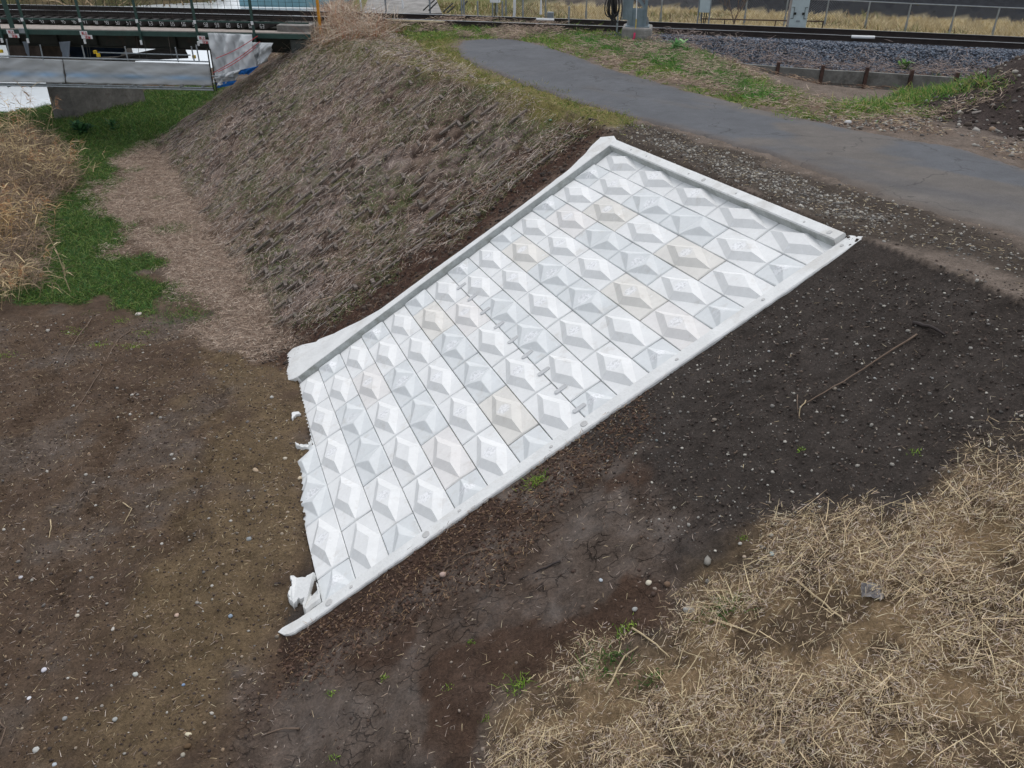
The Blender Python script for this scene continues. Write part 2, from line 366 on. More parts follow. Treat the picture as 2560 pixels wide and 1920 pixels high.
def road_mat():
    m, N, L, B = newmat('asphalt'); tc = nd(N, 'ShaderNodeTexCoord'); co = tc.outputs['Object']
    at_ = nd(N, 'ShaderNodeAttribute'); at_.attribute_name = 'Col'
    n1 = noise(N, L, co, 1.2, 5, .6); n2 = noise(N, L, co, 60, 3, .7); n3 = noise(N, L, co, 5, 6, .7)
    f = math_(N, L, 'MULTIPLY', mrange(N, L, n1, .3, .7, .85, 1.15), mrange(N, L, n2, .3, .7, .8, 1.2))
    f = math_(N, L, 'MULTIPLY', f, mrange(N, L, n3, .3, .7, .88, 1.12)); rgb = nd(N, 'ShaderNodeCombineColor')
    for i in range(3): L.new(f, rgb.inputs[i])
    c = mixc(N, L, 1., at_.outputs['Color'], rgb.outputs[0], 'MULTIPLY')
    dis = nd(N, 'ShaderNodeVectorMath'); dis.operation = 'ADD'; nn = nd(N, 'ShaderNodeTexNoise'); nn.inputs['Scale'].default_value = 2.2; nn.inputs['Detail'].default_value = 6
    L.new(co, nn.inputs['Vector']); L.new(co, dis.inputs[0]); L.new(nn.outputs['Color'], dis.inputs[1])
    vc = nd(N, 'ShaderNodeTexVoronoi'); vc.feature = 'DISTANCE_TO_EDGE'; vc.inputs['Scale'].default_value = .38; L.new(dis.outputs[0], vc.inputs['Vector'])
    cr = math_(N, L, 'MULTIPLY', mrange(N, L, vc.outputs['Distance'], .003, .010, .55, 0), mrange(N, L, noise(N, L, co, .9, 3), .44, .56, 0, 1))
    c = mixc(N, L, cr, c, (.015, .014, .013)); L.new(c, B.inputs['Base Color']); B.inputs['Roughness'].default_value = .8; B.inputs['Specular IOR Level'].default_value = .35
    b = nd(N, 'ShaderNodeBump'); b.inputs['Strength'].default_value = .35; b.inputs['Distance'].default_value = .01
    L.new(math_(N, L, 'SUBTRACT', n2, cr), b.inputs['Height']); L.new(b.outputs[0], B.inputs['Normal']); return m
M_ground = ground_mat(); M_leaf = vcol_mat('leaf_blades', .7, .25, .25); M_straw = vcol_mat('dry_stalks', .75, .25); M_stone = vcol_mat('stones', .85, .25)
M_block = block_mat(); M_road = road_mat()
M_mortar = simple('mortar', (.70, .71, .70), .85, var=.08, scale=3, bump=.3, bscale=30, var2=(.58, .57, .54))
M_cgrey = simple('old_concrete', (.24, .23, .215), .9, var=.3, scale=2.5, bump=.3, var2=(.13, .12, .11))
M_cdark = simple('dark_concrete', (.085, .095, .09), .9, var=.35, scale=2, bump=.3, var2=(.05, .05, .045))
M_pier = simple('pier_concrete', (.19, .18, .17), .9, var=.35, scale=1.2, bump=.3, var2=(.09, .07, .055))
M_green = simple('green_paint', (.022, .060, .050), .55, var=.25, scale=4)
M_girder = simple('dark_girder', (.022, .024, .018), .7, var=.35, scale=3, var2=(.05, .03, .02))
M_rail = simple('rusty_rail', (.030, .022, .020), .6, .3, var=.3)
M_railtop = simple('polished_rail', (.32, .34, .36), .35, .7, var=.1)
M_sleeper = simple('dark_sleeper', (.018, .015, .014), .8, var=.4)
M_galv = simple('galvanised', (.26, .29, .31), .5, .35, var=.2, scale=8)
M_mast = simple('grey_blue_paint', (.19, .245, .275), .55, .1, var=.15)
M_white = simple('white_paint', (.70, .72, .73), .5, var=.06)
M_box = simple('pale_box_paint', (.47, .55, .56), .5, var=.08)
M_orange = simple('orange_paint', (.55, .24, .012), .5, var=.15)
M_yellow = simple('yellow_paint', (.62, .42, .02), .5, var=.15)
M_tarp = simple('grey_mesh_sheet', (.23, .245, .255), .75, var=.16, scale=1.6, bump=.3, bscale=9)
M_blue = simple('blue_sheet', (.03, .16, .42), .45, var=.2)
M_tarpb = simple('bluish_mesh_sheet', (.20, .25, .31), .75, var=.14, scale=1.6)
M_black = simple('black_rubber', (.012, .012, .014), .5, var=.2)
M_brown = simple('rusty_steel', (.075, .042, .032), .8, var=.4)
M_red = simple('red_paint', (.45, .03, .04), .6); M_pink = simple('pink_tape', (.75, .05, .16), .6)
M_wood = simple('dry_wood', (.15, .105, .075), .85, var=.3, scale=12); M_dwood = simple('dark_wood', (.03, .022, .02), .8, var=.3)
M_plank = simple('weathered_plank', (.32, .28, .25), .8, var=.2); M_navy = simple('navy_sheet', (.015, .03, .06), .6, var=.3)
M_teal = simple('teal_sheet', (.17, .33, .38), .7, var=.2, scale=.6)
# ------------------------------------------------------------ ground sheet
def axis(a, fine0, fine1, b, st, g=1.07):
    mid = list(np.arange(fine0, fine1, st)); r = []; s = st; x = fine1
    while x < b: r.append(x); s = min(s * g, 12); x += s
    l = []; s = st; x = fine0 - st
    while x > a: l.append(x); s = min(s * g, 12); x -= s
    return np.array(l[::-1] + mid + r + [b])
gx = axis(-160, -7.5, 8.0, 160, .045, 1.022); gy = axis(-30, 2.2, 19.5, 160, .045, 1.022)
print('grid', len(gx), len(gy))
X, Y = np.meshgrid(gx, gy); X = X.ravel(); Y = Y.ravel(); Zt = H(X, Y)
nx, ny = len(gx), len(gy); idx = np.arange(nx * ny).reshape(ny, nx)
Fq = np.stack([idx[:-1, :-1], idx[:-1, 1:], idx[1:, 1:], idx[1:, :-1]], -1).reshape(-1, 4)
# zones: traced outlines of the photographed ground covers (display px), laid on the terrain
ZN = {}
ZN['olive'] = zone((440, 755), (620, 770), (680, 900), (670, 1270), (600, 1390), (500, 1500), (460, 1700), (60, 1700), (250, 1500), (330, 1250), (480, 1000), (470, 850))
ZN['green'] = zone((-80, 655), (-80, 300), (60, 235), (215, 215), (480, 190), (430, 235), (345, 300), (300, 330), (255, 345), (270, 385), (215, 400), (225, 470), (300, 480), (245, 545), (350, 545), (335, 600), (350, 690), (285, 685), (230, 655), (120, 640))
ZN['toe'] = zone((345, 300), (420, 430), (500, 560), (600, 690), (640, 745), (540, 765), (440, 740), (450, 660), (350, 640), (345, 560), (250, 545), (300, 480), (225, 470), (215, 400), (270, 385), (255, 345))
ZN['verge'] = zone((700, 60), (850, 45), (1000, 60), (985, 105), (1060, 150), (1200, 195), (1380, 262), (1345, 285), (1230, 268), (1080, 215), (950, 165), (820, 130), (690, 110))
ZN['dark'] = zone((1350, 285), (1250, 262), (1150, 300), (1020, 400), (880, 520), (740, 640), (600, 700), (560, 770), (640, 790), (760, 740), (1000, 560), (1290, 310))
ZN['gshoulder'] = zone((1310, 290), (1370, 262), (1560, 320), (1800, 400), (2000, 450), (2260, 560), (2260, 640), (2080, 560), (1860, 510), (1600, 400))
ZN['gline'] = zone((1390, 290), (1440, 300), (1620, 362), (1800, 412), (1890, 470), (1850, 476), (1700, 425), (1560, 370))
ZN['mud'] = zone((980, 1090), (1100, 1010), (1370, 1030), (1410, 1080), (1370, 1150), (1480, 1190), (1590, 1150), (1660, 1170), (1500, 1280), (1380, 1390), (1250, 1450), (1130, 1560), (1040, 1700), (460, 1700), (520, 1500), (640, 1375), (760, 1290), (860, 1180))
ZN['tanpatch'] = zone((1480, 1210), (1600, 1150), (1690, 1155), (1640, 1210), (1560, 1270), (1470, 1280))
ZN['straw'] = zone((2300, 930), (2180, 980), (2140, 1040), (1990, 1090), (1880, 1120), (1790, 1150), (1680, 1180), (1600, 1230), (1520, 1300), (1420, 1370), (1340, 1430), (1260, 1450), (1180, 1500), (1120, 1560), (1080, 1720), (2300, 1720))
ZN['farverge'] = zone((850, 62), (1000, 40), (1400, 70), (1600, 150), (1750, 210), (1900, 235), (2150, 190), (2160, 230), (1960, 250), (1820, 262), (1740, 262), (1600, 225), (1400, 170), (1150, 90), (985, 85), (900, 90))
ZN['rverge'] = zone((1740, 262), (1960, 240), (2290, 390), (2290, 340), (2100, 290), (2000, 300))
ROADP = zone((985, 100), (1000, 88), (1060, 84), (1120, 88), (1190, 103), (1240, 120), (1300, 143), (1400, 172), (1520, 205), (1640, 236), (1760, 262), (1900, 292), (2060, 318), (2290, 392), (2290, 560), (2160, 500), (2000, 462), (1880, 420), (1700, 350), (1560, 308), (1400, 265), (1300, 238), (1200, 208), (1120, 180), (1040, 150), (990, 122))
def sd(x, y, P):
    d, _ = segdist(x, y, P, True); return np.where(inside(x, y, P), d, -d)
def lin(r, g, b): return np.array([((c / 255 + .055) / 1.055) ** 2.4 if c > 10 else c / 255 / 12.92 for c in (r, g, b)])
def wgt(x, y, name, soft=.25, nz=.5, fr=1.5, s=0):
    d = sd(x, y, ZN[name]) + (fbm(x, y, fr, 4, s + 50) - .5) * nz * 2
    return sst(-soft, soft, d)
C = np.tile(lin(66, 57, 51), (len(X), 1)); K = np.zeros((len(X), 3))
def paint(w, c, k=None):
    global C, K
    C[:] = C * (1 - w[:, None]) + np.array(c) * w[:, None]
    if k is not None: K[:] = K * (1 - w[:, None]) + np.array(k) * w[:, None]
inP = inside(X, Y, PLAT); inL = inside(X, Y, LOW); midm = ~inP & ~inL
U, V, _ = uv_of(X, Y); n_lo = fbm(X, Y, .9, 4, 77); n_hi = fbm(X, Y, 4, 4, 78)
dcr, _ = segdist(X, Y, CREST); dto, _ = segdist(X, Y, TOE)
K[:] = (0, 0, .5)
paint((midm & (U > 4.5)).astype(float), lin(64, 58, 54), (.15, 0, 1))
paint(inL * 1., lin(88, 73, 60), (.35, 0, .35)); paint(inL * sst(.55, .68, n_lo) * .6, lin(86, 77, 70), (.7, 0, .1)); paint(inL * sst(.55, .4, n_lo) * .5, lin(74, 60, 50), (.1, 0, .4))
paint(wgt(X, Y, 'olive', .8, 1.3) , lin(101, 86, 66), (.05, 0, .35))
old = midm & (U < -.2)
hgt = dto / (dto + dcr + 1e-6)
paint(old * 1., lin(120, 104, 93), (0, 0, 0)); paint(old * sst(.4, .62, fbm(X, Y, .6, 4, 12)) * .8, lin(138, 125, 118)); paint(old * sst(.52, .62, n_hi) * sst(.3, .6, n_lo) * .7, lin(88, 94, 56))
paint(old * sst(.48, .40, n_hi) * .6, lin(58, 46, 40))
paint(old * lattice(X, Y) * .85, lin(60, 48, 41), (0, 0, 0))  # dark pocket soil, with the shadow inside each pocket painted into its colour
paint(wgt(X, Y, 'dark', .3, .5), lin(74, 56, 48), (0, 0, .1))
paint(inP * 1., lin(112, 101, 92), (0, 0, .2))
paint(wgt(X, Y, 'toe', .35, .75, 1.6), lin(132, 116, 103), (0, 0, 0))
paint(wgt(X, Y, 'green', .3, .9, 1.4), lin(62, 76, 38), (0, 0, 0))
paint(wgt(X, Y, 'verge', .3, .6), lin(112, 104, 66)); paint(wgt(X, Y, 'farverge', .5, .7) * sst(.40, .55, n_hi), lin(100, 102, 56)); paint(wgt(X, Y, 'farverge', .5, .7) * sst(.5, .38, n_hi), lin(140, 125, 112))
paint(wgt(X, Y, 'rverge', .4, .5), lin(104, 89, 78), (0, 0, .6))
paint(wgt(X, Y, 'gshoulder', .15, .3), lin(74, 66, 59), (0, 0, 1.)); paint(wgt(X, Y, 'gline', .2, .5, 3) * .6, lin(96, 89, 80), (0, 0, 1.5))
paint(wgt(X, Y, 'mud', .3, .7), lin(80, 67, 58), (1, .8, .1)); paint(wgt(X, Y, 'mud', .3, .7) * sst(.47, .58, n_lo), lin(86, 75, 67), (1, .8, 0.)); paint(wgt(X, Y, 'mud', .3, .7, 1.5, 5) * sst(.46, .38, fbm(X, Y, 1.6, 4, 91)), lin(76, 60, 50), (.3, .3, .2))
paint(wgt(X, Y, 'tanpatch', .2, .3), lin(104, 88, 68), (0, 0, .8)); paint(wgt(X, Y, 'straw', .5, .9) , lin(134, 114, 88), (0, 0, 0))
paint(wgt(X, Y, 'straw', .2, .45) * sst(.5, .4, n_hi) * .7, lin(70, 59, 50))
# strip of raw soil along the kerb
kb = midm & (U > 5.0) & (U < 5.7) & (V > 11); paint(kb * sst(5.7, 5.3, U) * .8, lin(66, 50, 41), (0, 0, 0))
mdd = np.hypot(X - MOUND[0], Y - MOUND[1]); paint(inP * sst(4.1, 3.5, mdd + n_hi * .8 - .4), lin(66, 58, 55), (0, 0, 1))
dn = (tracky(X) - .05 - Y) * .97
bw = inP & (dn < 3.6) & (dn > -4) & (X > 2.2); paint(bw * sst(1.9, 1.5, dn + n_hi - .5), lin(66, 70, 76), (0, 0, 0))
paint((inP & (dn < 1.9) & (dn > -3.2) & (X <= 3.2)) * 1., lin(74, 66, 62)); paint((inP & (dn < 3.9) & (X > 4.8)) * sst(1.4, 1.8, dn + n_hi - .5), lin(104, 88, 80))
paint(sst(0, .4, sd(X, Y, HOL)), lin(98, 76, 64), (0, 0, 0))
paint((inP & (dn < -3.4)) * sst(-3.2, -4, dn), lin(182, 168, 134), (0, 0, 0)); fbw = inside(X, Y, FBP) & inP
fd, _ = segdist(X, Y, FBANK); paint(fbw * 1., lin(70, 70, 72)); paint(fbw * sst(.45, .6, fbm(X, Y, .5, 4, 5)), lin(96, 90, 84)); paint(fbw * sst(2.6, 3.6, fd + 2 * n_lo - 1), lin(104, 98, 66))
paint((fbw & (X > 8)) * sst(2.6, 2.2, fd) , lin(50, 52, 56)); paint((inP & (dn < -3.4) & (X < 2)) * sst(3, -1, X), lin(112, 112, 74))
paint((inside(X, Y, FARP)) * 1., lin(104, 92, 70)); paint(inside(X, Y, FARP) * sst(.45, .6, fbm(X, Y, .3, 4, 25)), lin(74, 74, 48))
me = np_mesh('ground', np.c_[X, Y, Zt], Fq, C, True, K); tag(link('ground', me, M_ground), kind='structure')
# road: a thin asphalt sheet following the ground
rd_in = sd(X, Y, ROADP) + (fbm(X, Y, 3, 4, 60) - .5) * .28
rx = np.arange(-2.6, 11, .07); ry = np.arange(8.5, 30, .07); RX, RY = np.meshgrid(rx, ry); RX = RX.ravel(); RY = RY.ravel()
rw = sd(RX, RY, ROADP) + (fbm(RX, RY, 3, 4, 60) - .5) * .22
RZ = H(RX, RY, False) + .035 + (fbm(RX, RY, .8, 2, 3) - .5) * .03; RZ = RZ - sst(.12, -.02, rw) * .07
ii = np.arange(len(rx) * len(ry)).reshape(len(ry), len(rx)); q = np.stack([ii[:-1, :-1], ii[:-1, 1:], ii[1:, 1:], ii[1:, :-1]], -1).reshape(-1, 4)
q = q[(rw[q] > -.06).any(1)]
dirt = sst(.46, .6, fbm(RX * .8 + RY * .6, (RY * .8 - RX * .6) * .45, .8, 4, 41)) * sst(24, 17, RY); RC = lin(80, 82, 86) * (1 - dirt[:, None] * .75) + lin(96, 89, 82) * dirt[:, None] * .75
darkp = sst(.55, .68, fbm(RX * .9 + RY * .5, RY * .5, .7, 4, 43)) * .4; RC = RC * (1 - darkp[:, None]) + lin(58, 62, 70) * darkp[:, None]
ed = sst(.35, .0, rw)[:, None] * .6; RC = RC * (1 - ed) + lin(96, 84, 74) * ed
used = np.unique(q); mp = -np.ones(len(RX), int); mp[used] = np.arange(len(used))
tag(link('road', np_mesh('road', np.c_[RX, RY, RZ][used], mp[q], RC[used], True), M_road), kind='structure')
# water
mw, N, L, B = newmat('river_water'); B.inputs['Base Color'].default_value = (.62, .67, .70, 1); B.inputs['Roughness'].default_value = .12; B.inputs['Specular IOR Level'].default_value = 1.
tc = nd(N, 'ShaderNodeTexCoord'); bb = nd(N, 'ShaderNodeBump'); bb.inputs['Strength'].default_value = .15; bb.inputs['Distance'].default_value = .05
L.new(noise(N, L, tc.outputs['Object'], 1.5, 4), bb.inputs['Height']); L.new(bb.outputs[0], B.inputs['Normal'])
wz = -9.55 + Z0
tag(link('river', np_mesh('river', [(-170, 15, wz), (-10.5, 15, wz), (-10.5, 160, wz), (-170, 160, wz)], [(0, 1, 2, 3)]), mw), kind='structure')

# ------------------------------------------------------------ new block revetment
ORD = ['', 'first', 'second', 'third', 'fourth', 'fifth', 'sixth', 'seventh', 'eighth', 'ninth', 'tenth', 'eleventh', 'twelfth', 'thirteenth', 'fourteenth', 'fifteenth', 'sixteenth', 'seventeenth']
def mesh_from(vs, fs, name):
    me = bpy.data.meshes.new(name); me.from_pydata([tuple(v) for v in vs], [], fs); me.update(); return me
def block(r, u0, u1, kind, shade, label, group):
    gu = .0095 / BL; gv = .0042 / BW; a0, a1, b0, b1 = u0 + gu, u1 - gu, r - 1 + gv, r - gv
    uc, vc = (u0 + u1) / 2, r - .5; dh = random.uniform(-.004, .004); tl = [random.uniform(-.004, .004) for _ in range(4)]
    c0 = P3(np.array(uc), np.array(vc), 0.); HT = .074
    def pt(u, v, h):
        fu = (u - u0) / (u1 - u0); fv = v - (r - 1)
        e = tl[0] * (1 - fu) * (1 - fv) + tl[1] * fu * (1 - fv) + tl[2] * fu * fv + tl[3] * (1 - fu) * fv
        return P3(np.array(u), np.array(v), h + dh + e) - c0
    cu, cv = (uc, vc); vs, fs = [], []
    if kind == 'peak':
        cor = [(a0, b0), (a1, b0), (a1, b1), (a0, b1)]; mid = [(cu, b0 + .02), (a1 - .012, cv), (cu, b1 - .02), (a0 + .012, cv)]
        k = .245 + random.uniform(-.006, .006); top = [(cu, cv - k), (cu + k, cv), (cu, cv + k), (cu - k, cv)]
        cen = []
        # bevelled rim: outer ring slightly lower
        out = []
        for i in range(4): out += [cor[i], ((cor[i][0] + cor[(i + 1) % 4][0]) / 2, (cor[i][1] + cor[(i + 1) % 4][1]) / 2)]
        inn = [(u + (cu - u) * .022, v + (cv - v) * .03) for u, v in out]
        vs += [pt(u, v, -.13) for u, v in out] + [pt(u, v, -.020) for u, v in out]
        hin = [-.010 if i % 2 == 0 else -.002 for i in range(8)]
        vs += [pt(u, v, h) for (u, v), h in zip(inn, hin)]
        vs += [pt(u, v, .0) for u, v in mid] + [pt(u, v, HT) for u, v in top]
        for i in range(8):
            j = (i + 1) % 8; fs.append((i, j, 8 + j, 8 + i)); fs.append((8 + i, 8 + j, 16 + j, 16 + i))
        # inn: 16 corner0,17 mid top,18 corner1,19 mid right,20 corner2,21 mid bottom,22 corner3,23 mid left ; base diamond 24..27, top 28..31
        fs += [(16, 17, 24, 27, 23), (18, 19, 25, 24, 17), (20, 21, 26, 25, 19), (22, 23, 27, 26, 21)]
        for i in range(4): fs.append((24 + i, 24 + (i + 1) % 4, 28 + (i + 1) % 4, 28 + i))
        fs += [(28, 29, 30, 31), (7, 6, 5, 4, 3, 2, 1, 0)]
    else:
        full0, full1 = (u0, u1) if kind == 'valley' else ((u0, u1 + (u1 - u0)) if kind == 'lefthalf' else (u0 - (u1 - u0), u1))
        fc = (full0 + full1) / 2; nu, nv = (72 if kind == 'valley' else 40), 44
        us = np.linspace(a0, a1, nu); vv = np.linspace(b0, b1, nv)
        for v in vv:
            for u in us:
                a, b = u - fc, v - vc; f = min(1, max(0, (1 - 2 * (abs(a) + abs(b))) / .51)) * HT
                g_ = HT * (min(1, abs(a) / .20) ** .75); h = min(f, g_)
                edge = min(u - a0, a1 - u) * BL; edge2 = min(v - b0, b1 - v) * BW; e_ = min(edge, edge2)
                h -= .014 * max(0, 1 - e_ / .012) + .010 * max(0, 2 * (abs(a) + abs(b)) - 1)
                vs.append(pt(u, v, h))
        n = nu
        for j in range(nv - 1):
            for i in range(nu - 1): fs.append((j * n + i, j * n + i + 1, (j + 1) * n + i + 1, (j + 1) * n + i))
        ring = [i for i in range(nu)] + [j * n + nu - 1 for j in range(1, nv)] + [(nv - 1) * n + i for i in range(nu - 2, -1, -1)] + [j * n for j in range(nv - 2, 0, -1)]
        m0 = len(vs)
        for i in ring:
            vs.append(np.array(vs[i]) - EN * .12)
        L_ = len(ring)
        for i in range(L_): fs.append((ring[i], m0 + i, m0 + (i + 1) % L_, ring[(i + 1) % L_]))
        fs.append(tuple(m0 + i for i in range(L_)))
    me = mesh_from(vs, fs, 'revetment_block'); o = link('revetment_block', me, M_block, None, c0)
    o.color = (*shade, 1); tag(o, label, 'concrete block', group); return o
TAN = {(3, 1), (3, 3), (5, 3), (6, .5), (10, .5), (10, 3.5)}
PINK = {(4, .5), (5, 4), (13, 1), (9, 1), (12, 3.5)}
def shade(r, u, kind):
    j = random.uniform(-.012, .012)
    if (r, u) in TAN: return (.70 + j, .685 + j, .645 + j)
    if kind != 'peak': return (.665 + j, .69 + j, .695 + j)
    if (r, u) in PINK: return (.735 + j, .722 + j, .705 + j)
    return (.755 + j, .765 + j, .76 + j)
for r in range(1, 18):
    row = '%s row from the top' % ORD[r]; G_ = 'blocks of the new white revetment'
    if r % 2:
        for i in range(5):
            if r == 17: continue
            cl = 'cream stained' if (r, i) in TAN else ('faintly pink' if (r, i) in PINK else 'clean white')
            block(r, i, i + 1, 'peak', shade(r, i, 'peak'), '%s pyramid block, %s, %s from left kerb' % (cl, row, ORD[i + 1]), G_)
    else:
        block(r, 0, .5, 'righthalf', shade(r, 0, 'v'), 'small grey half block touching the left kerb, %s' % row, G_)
        for i in range(4):
            kd = 'valley' if i in (1, 2) else 'peak'; u = i + .5
            if kd == 'valley': nm = 'grey block with a hollow valley'
            else: nm = ('cream stained' if (r, u) in TAN else ('faintly pink' if (r, u) in PINK else 'clean white')) + ' pyramid block'
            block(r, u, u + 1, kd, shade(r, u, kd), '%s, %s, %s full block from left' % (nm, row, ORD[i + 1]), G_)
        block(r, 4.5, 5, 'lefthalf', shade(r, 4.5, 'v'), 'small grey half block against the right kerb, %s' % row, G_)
# kerbs
def kerb(name, path_in, path_out, h, hb, label, n=60, rough=.003, mat=None):
    """loft between two (u,v) polylines: inner edge and outer edge"""
    def res(P):
        P = np.array(P, float); d = np.r_[0, np.cumsum(np.hypot(np.diff(P[:, 0]) * BL, np.diff(P[:, 1]) * BW))]
        t = np.linspace(0, d[-1], n); return np.c_[np.interp(t, d, P[:, 0]), np.interp(t, d, P[:, 1])]
    A, B_ = res(path_in), res(path_out); vs = []; fs = []
    for i in range(n):
        a, b = A[i], B_[i]; e = [(fbm(np.array([i * .7]), np.array([k * 3.1 + h * 40]), 1, 3, 5)[0] - .5) * rough * 2 for k in range(4)]
        c = .012 / BW
        d = np.array([b[0] - a[0], b[1] - a[1]]); d = d / max(math.hypot(d[0] * BL, d[1] * BW), 1e-5) * .014
        for (p, hh) in ((a, -.2), (a, h - .016 + e[0]), (a + d, h + e[1]), (b - d, h + e[2] - .004), (b + e[3] * 2, h - .02), (b, hb)):
            vs.append(P3(np.array(p[0]), np.array(p[1]), hh))
    for i in range(n - 1):
        for k in range(5): fs.append((i * 6 + k, i * 6 + k + 1, i * 6 + 6 + k + 1, i * 6 + 6 + k))
        fs.append((i * 6 + 5, i * 6, i * 6 + 6, i * 6 + 11))
    fs.append(tuple(range(5, -1, -1))); fs.append(tuple((n - 1) * 6 + k for k in range(6)))
    c0 = np.mean(vs, 0); me = mesh_from([v - c0 for v in vs], fs, name); bm = bpy.data.meshes
    o = link(name, me, mat or M_mortar, None, c0); tag(o, label, 'kerb'); return o
kt = kerb('concrete_kerb', [(-.03, .16), (4.94, .13)], [(-.03, -.20), (4.94, -.22)], .13, -.25, 'long white concrete kerb along the top edge beside the gravel shoulder')
kr = kerb('concrete_kerb', [(4.945, -.28), (4.93, 8), (4.94, 16.6), (4.90, 17.12), (4.92, 17.22)], [(5.12, -.45), (5.105, 8), (5.10, 16.2), (5.08, 16.86), (5.03, 17.05)], .06, -.3, 'straight white concrete kerb down the right side beside dark soil', 120)
lo = [(-.03, -.19), (-.19, -.32), (-.44, -.02), (-.42, .11), (-.38, .47), (-.28, 1), (-.17, 2.0), (-.14, 3.5), (-.13, 5), (-.15, 7), (-.17, 8.3), (-.18, 10), (-.2, 11.6)]
ko = []
for i in range(len(lo) - 1):
    for t in (0, .25, .5, .75): ko.append((lo[i][0] * (1 - t) + lo[i + 1][0] * t + random.uniform(-.008, .008), lo[i][1] * (1 - t) + lo[i + 1][1] * t))
ko += [(-.25, 11.9), (-.36, 12.2), (-.30, 12.55), (-.52, 12.75), (-.46, 13.3), (-.72, 13.45), (-.66, 13.9), (-.95, 14.15), (-1.08, 14.6), (-1.02, 15.0), (-.8, 15.05), (-.6, 15.25), (-.4, 15.1), (-.15, 15.2), (-.03, 14.95)]
ki = [(-.003, .1), (-.003, 5), (-.003, 10), (-.003, 14.8)]
def apron(name, inner, outer, h, label, cat):
    """flat mortar slab between two (u,v) edge lines, sampled by v"""
    iv = np.array(inner); ov = np.array(outer); n = 220; t = np.linspace(0, 1, n)
    def rs(P):
        d = np.r_[0, np.cumsum(np.hypot(np.diff(P[:, 0]) * BL, np.diff(P[:, 1]) * BW))]; d /= d[-1]; return np.c_[np.interp(t, d, P[:, 0]), np.interp(t, d, P[:, 1])]
    A, B_ = rs(iv), rs(ov); m = 8; vs = []; fs = []
    for i in range(n):
        vs.append(P3(np.array(A[i, 0]), np.array(A[i, 1]), -.2))
        for k in range(m + 1):
            f = k / m; u = A[i, 0] + (B_[i, 0] - A[i, 0]) * f; v = A[i, 1] + (B_[i, 1] - A[i, 1]) * f
            hh = h + (float(fbm(np.array([u * 4]), np.array([v * 2]), 1, 3, 8)[0]) - .5) * .012 - (.006 if k in (0,) else 0) - .012 * (k / m) ** 4
            vs.append(P3(np.array(u), np.array(v), hh))
        vs.append(P3(np.array(B_[i, 0]), np.array(B_[i, 1]), -.15))
    w = m + 3
    for i in range(n - 1):
        for k in range(w - 1): fs.append((i * w + k, i * w + k + 1, (i + 1) * w + k + 1, (i + 1) * w + k))
    fs.append(tuple(range(w - 1, -1, -1))); fs.append(tuple((n - 1) * w + k for k in range(w)))
    c0 = np.mean(vs, 0); o = link(name, mesh_from([v - c0 for v in vs], fs, name), M_mortar, None, c0); tag(o, label, cat); return o
ka = apron('mortar_kerb', ki, ko, .13, 'rough pale mortar kerb down the left side spreading wide at its foot', 'kerb')
M_shade_dirt = simple('shade_dirt_concrete', (.40, .42, .41), .7, var=.22, scale=4, bump=.3, bscale=30, var2=(.24, .25, .22))  # shade and dirt on the kerbs' inner faces, painted as darker concrete strips
def shade_dirt_strip(par, P, h0, h1, out):
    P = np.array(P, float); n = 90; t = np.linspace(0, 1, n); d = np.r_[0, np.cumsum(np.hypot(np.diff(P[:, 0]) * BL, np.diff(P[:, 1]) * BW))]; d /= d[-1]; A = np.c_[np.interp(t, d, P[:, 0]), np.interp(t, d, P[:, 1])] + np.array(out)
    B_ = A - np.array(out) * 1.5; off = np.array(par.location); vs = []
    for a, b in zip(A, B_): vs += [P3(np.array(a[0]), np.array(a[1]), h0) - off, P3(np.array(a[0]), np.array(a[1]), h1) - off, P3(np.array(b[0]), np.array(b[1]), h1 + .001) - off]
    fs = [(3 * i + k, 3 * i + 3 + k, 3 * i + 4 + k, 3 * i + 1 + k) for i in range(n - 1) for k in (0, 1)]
    link('shade_dirt_face', mesh_from(vs, fs, 'shade_dirt_face'), M_shade_dirt, par)
shade_dirt_strip(ka, [(-.003, .16), (-.003, 5), (-.003, 10), (-.003, 14.75)], -.19, .116, (.004, 0)); shade_dirt_strip(kt, [(-.03, .16), (4.93, .13)], -.19, .112, (0, .012))
# mortar patches bridging the joint under the eighth row, and kerb plugs
def patch(u, v, du, dv, h, label, cat, group, name='mortar_patch', mat=None, nseg=16, sq=4.):
    vs = []; fs = []; rr = []
    for k in range(nseg):
        a = 2 * math.pi * k / nseg; x = math.copysign(abs(math.cos(a)) ** (2 / sq), math.cos(a)); y = math.copysign(abs(math.sin(a)) ** (2 / sq), math.sin(a)); rr.append((x * random.uniform(.92, 1.05), y))
    for hh, s in ((-.03, 1), (h - .004, 1), (h, .9)):
        for x, y in rr: vs.append(P3(np.array(u + x * du * s), np.array(v + y * dv * s), hh))
    for j in range(2):
        for k in range(nseg): fs.append((j * nseg + k, j * nseg + (k + 1) % nseg, (j + 1) * nseg + (k + 1) % nseg, (j + 1) * nseg + k))
    fs.append(tuple(2 * nseg + k for k in range(nseg))); c0 = np.mean(vs, 0)
    o = link(name, mesh_from([q - c0 for q in vs], fs, name), mat or M_mpatch, None, c0); tag(o, label, cat, group); return o
M_mpatch = simple('grey_mortar', (.52, .53, .535), .85, var=.1, scale=8, bump=.3)
M_plug = simple('plug_mortar', (.50, .50, .49), .85, var=.12, scale=14, bump=.3)
for i, u in enumerate((.68, 1.18, 1.73, 2.27, 2.78, 3.25, 3.75, 4.23, 4.70)):
    patch(u, 7.94, .034, .20, .014, 'oblong grey mortar patch across the eighth row joint, %s from the left kerb' % ORD[i + 1], 'mortar patch', 'oblong mortar patches along one joint')
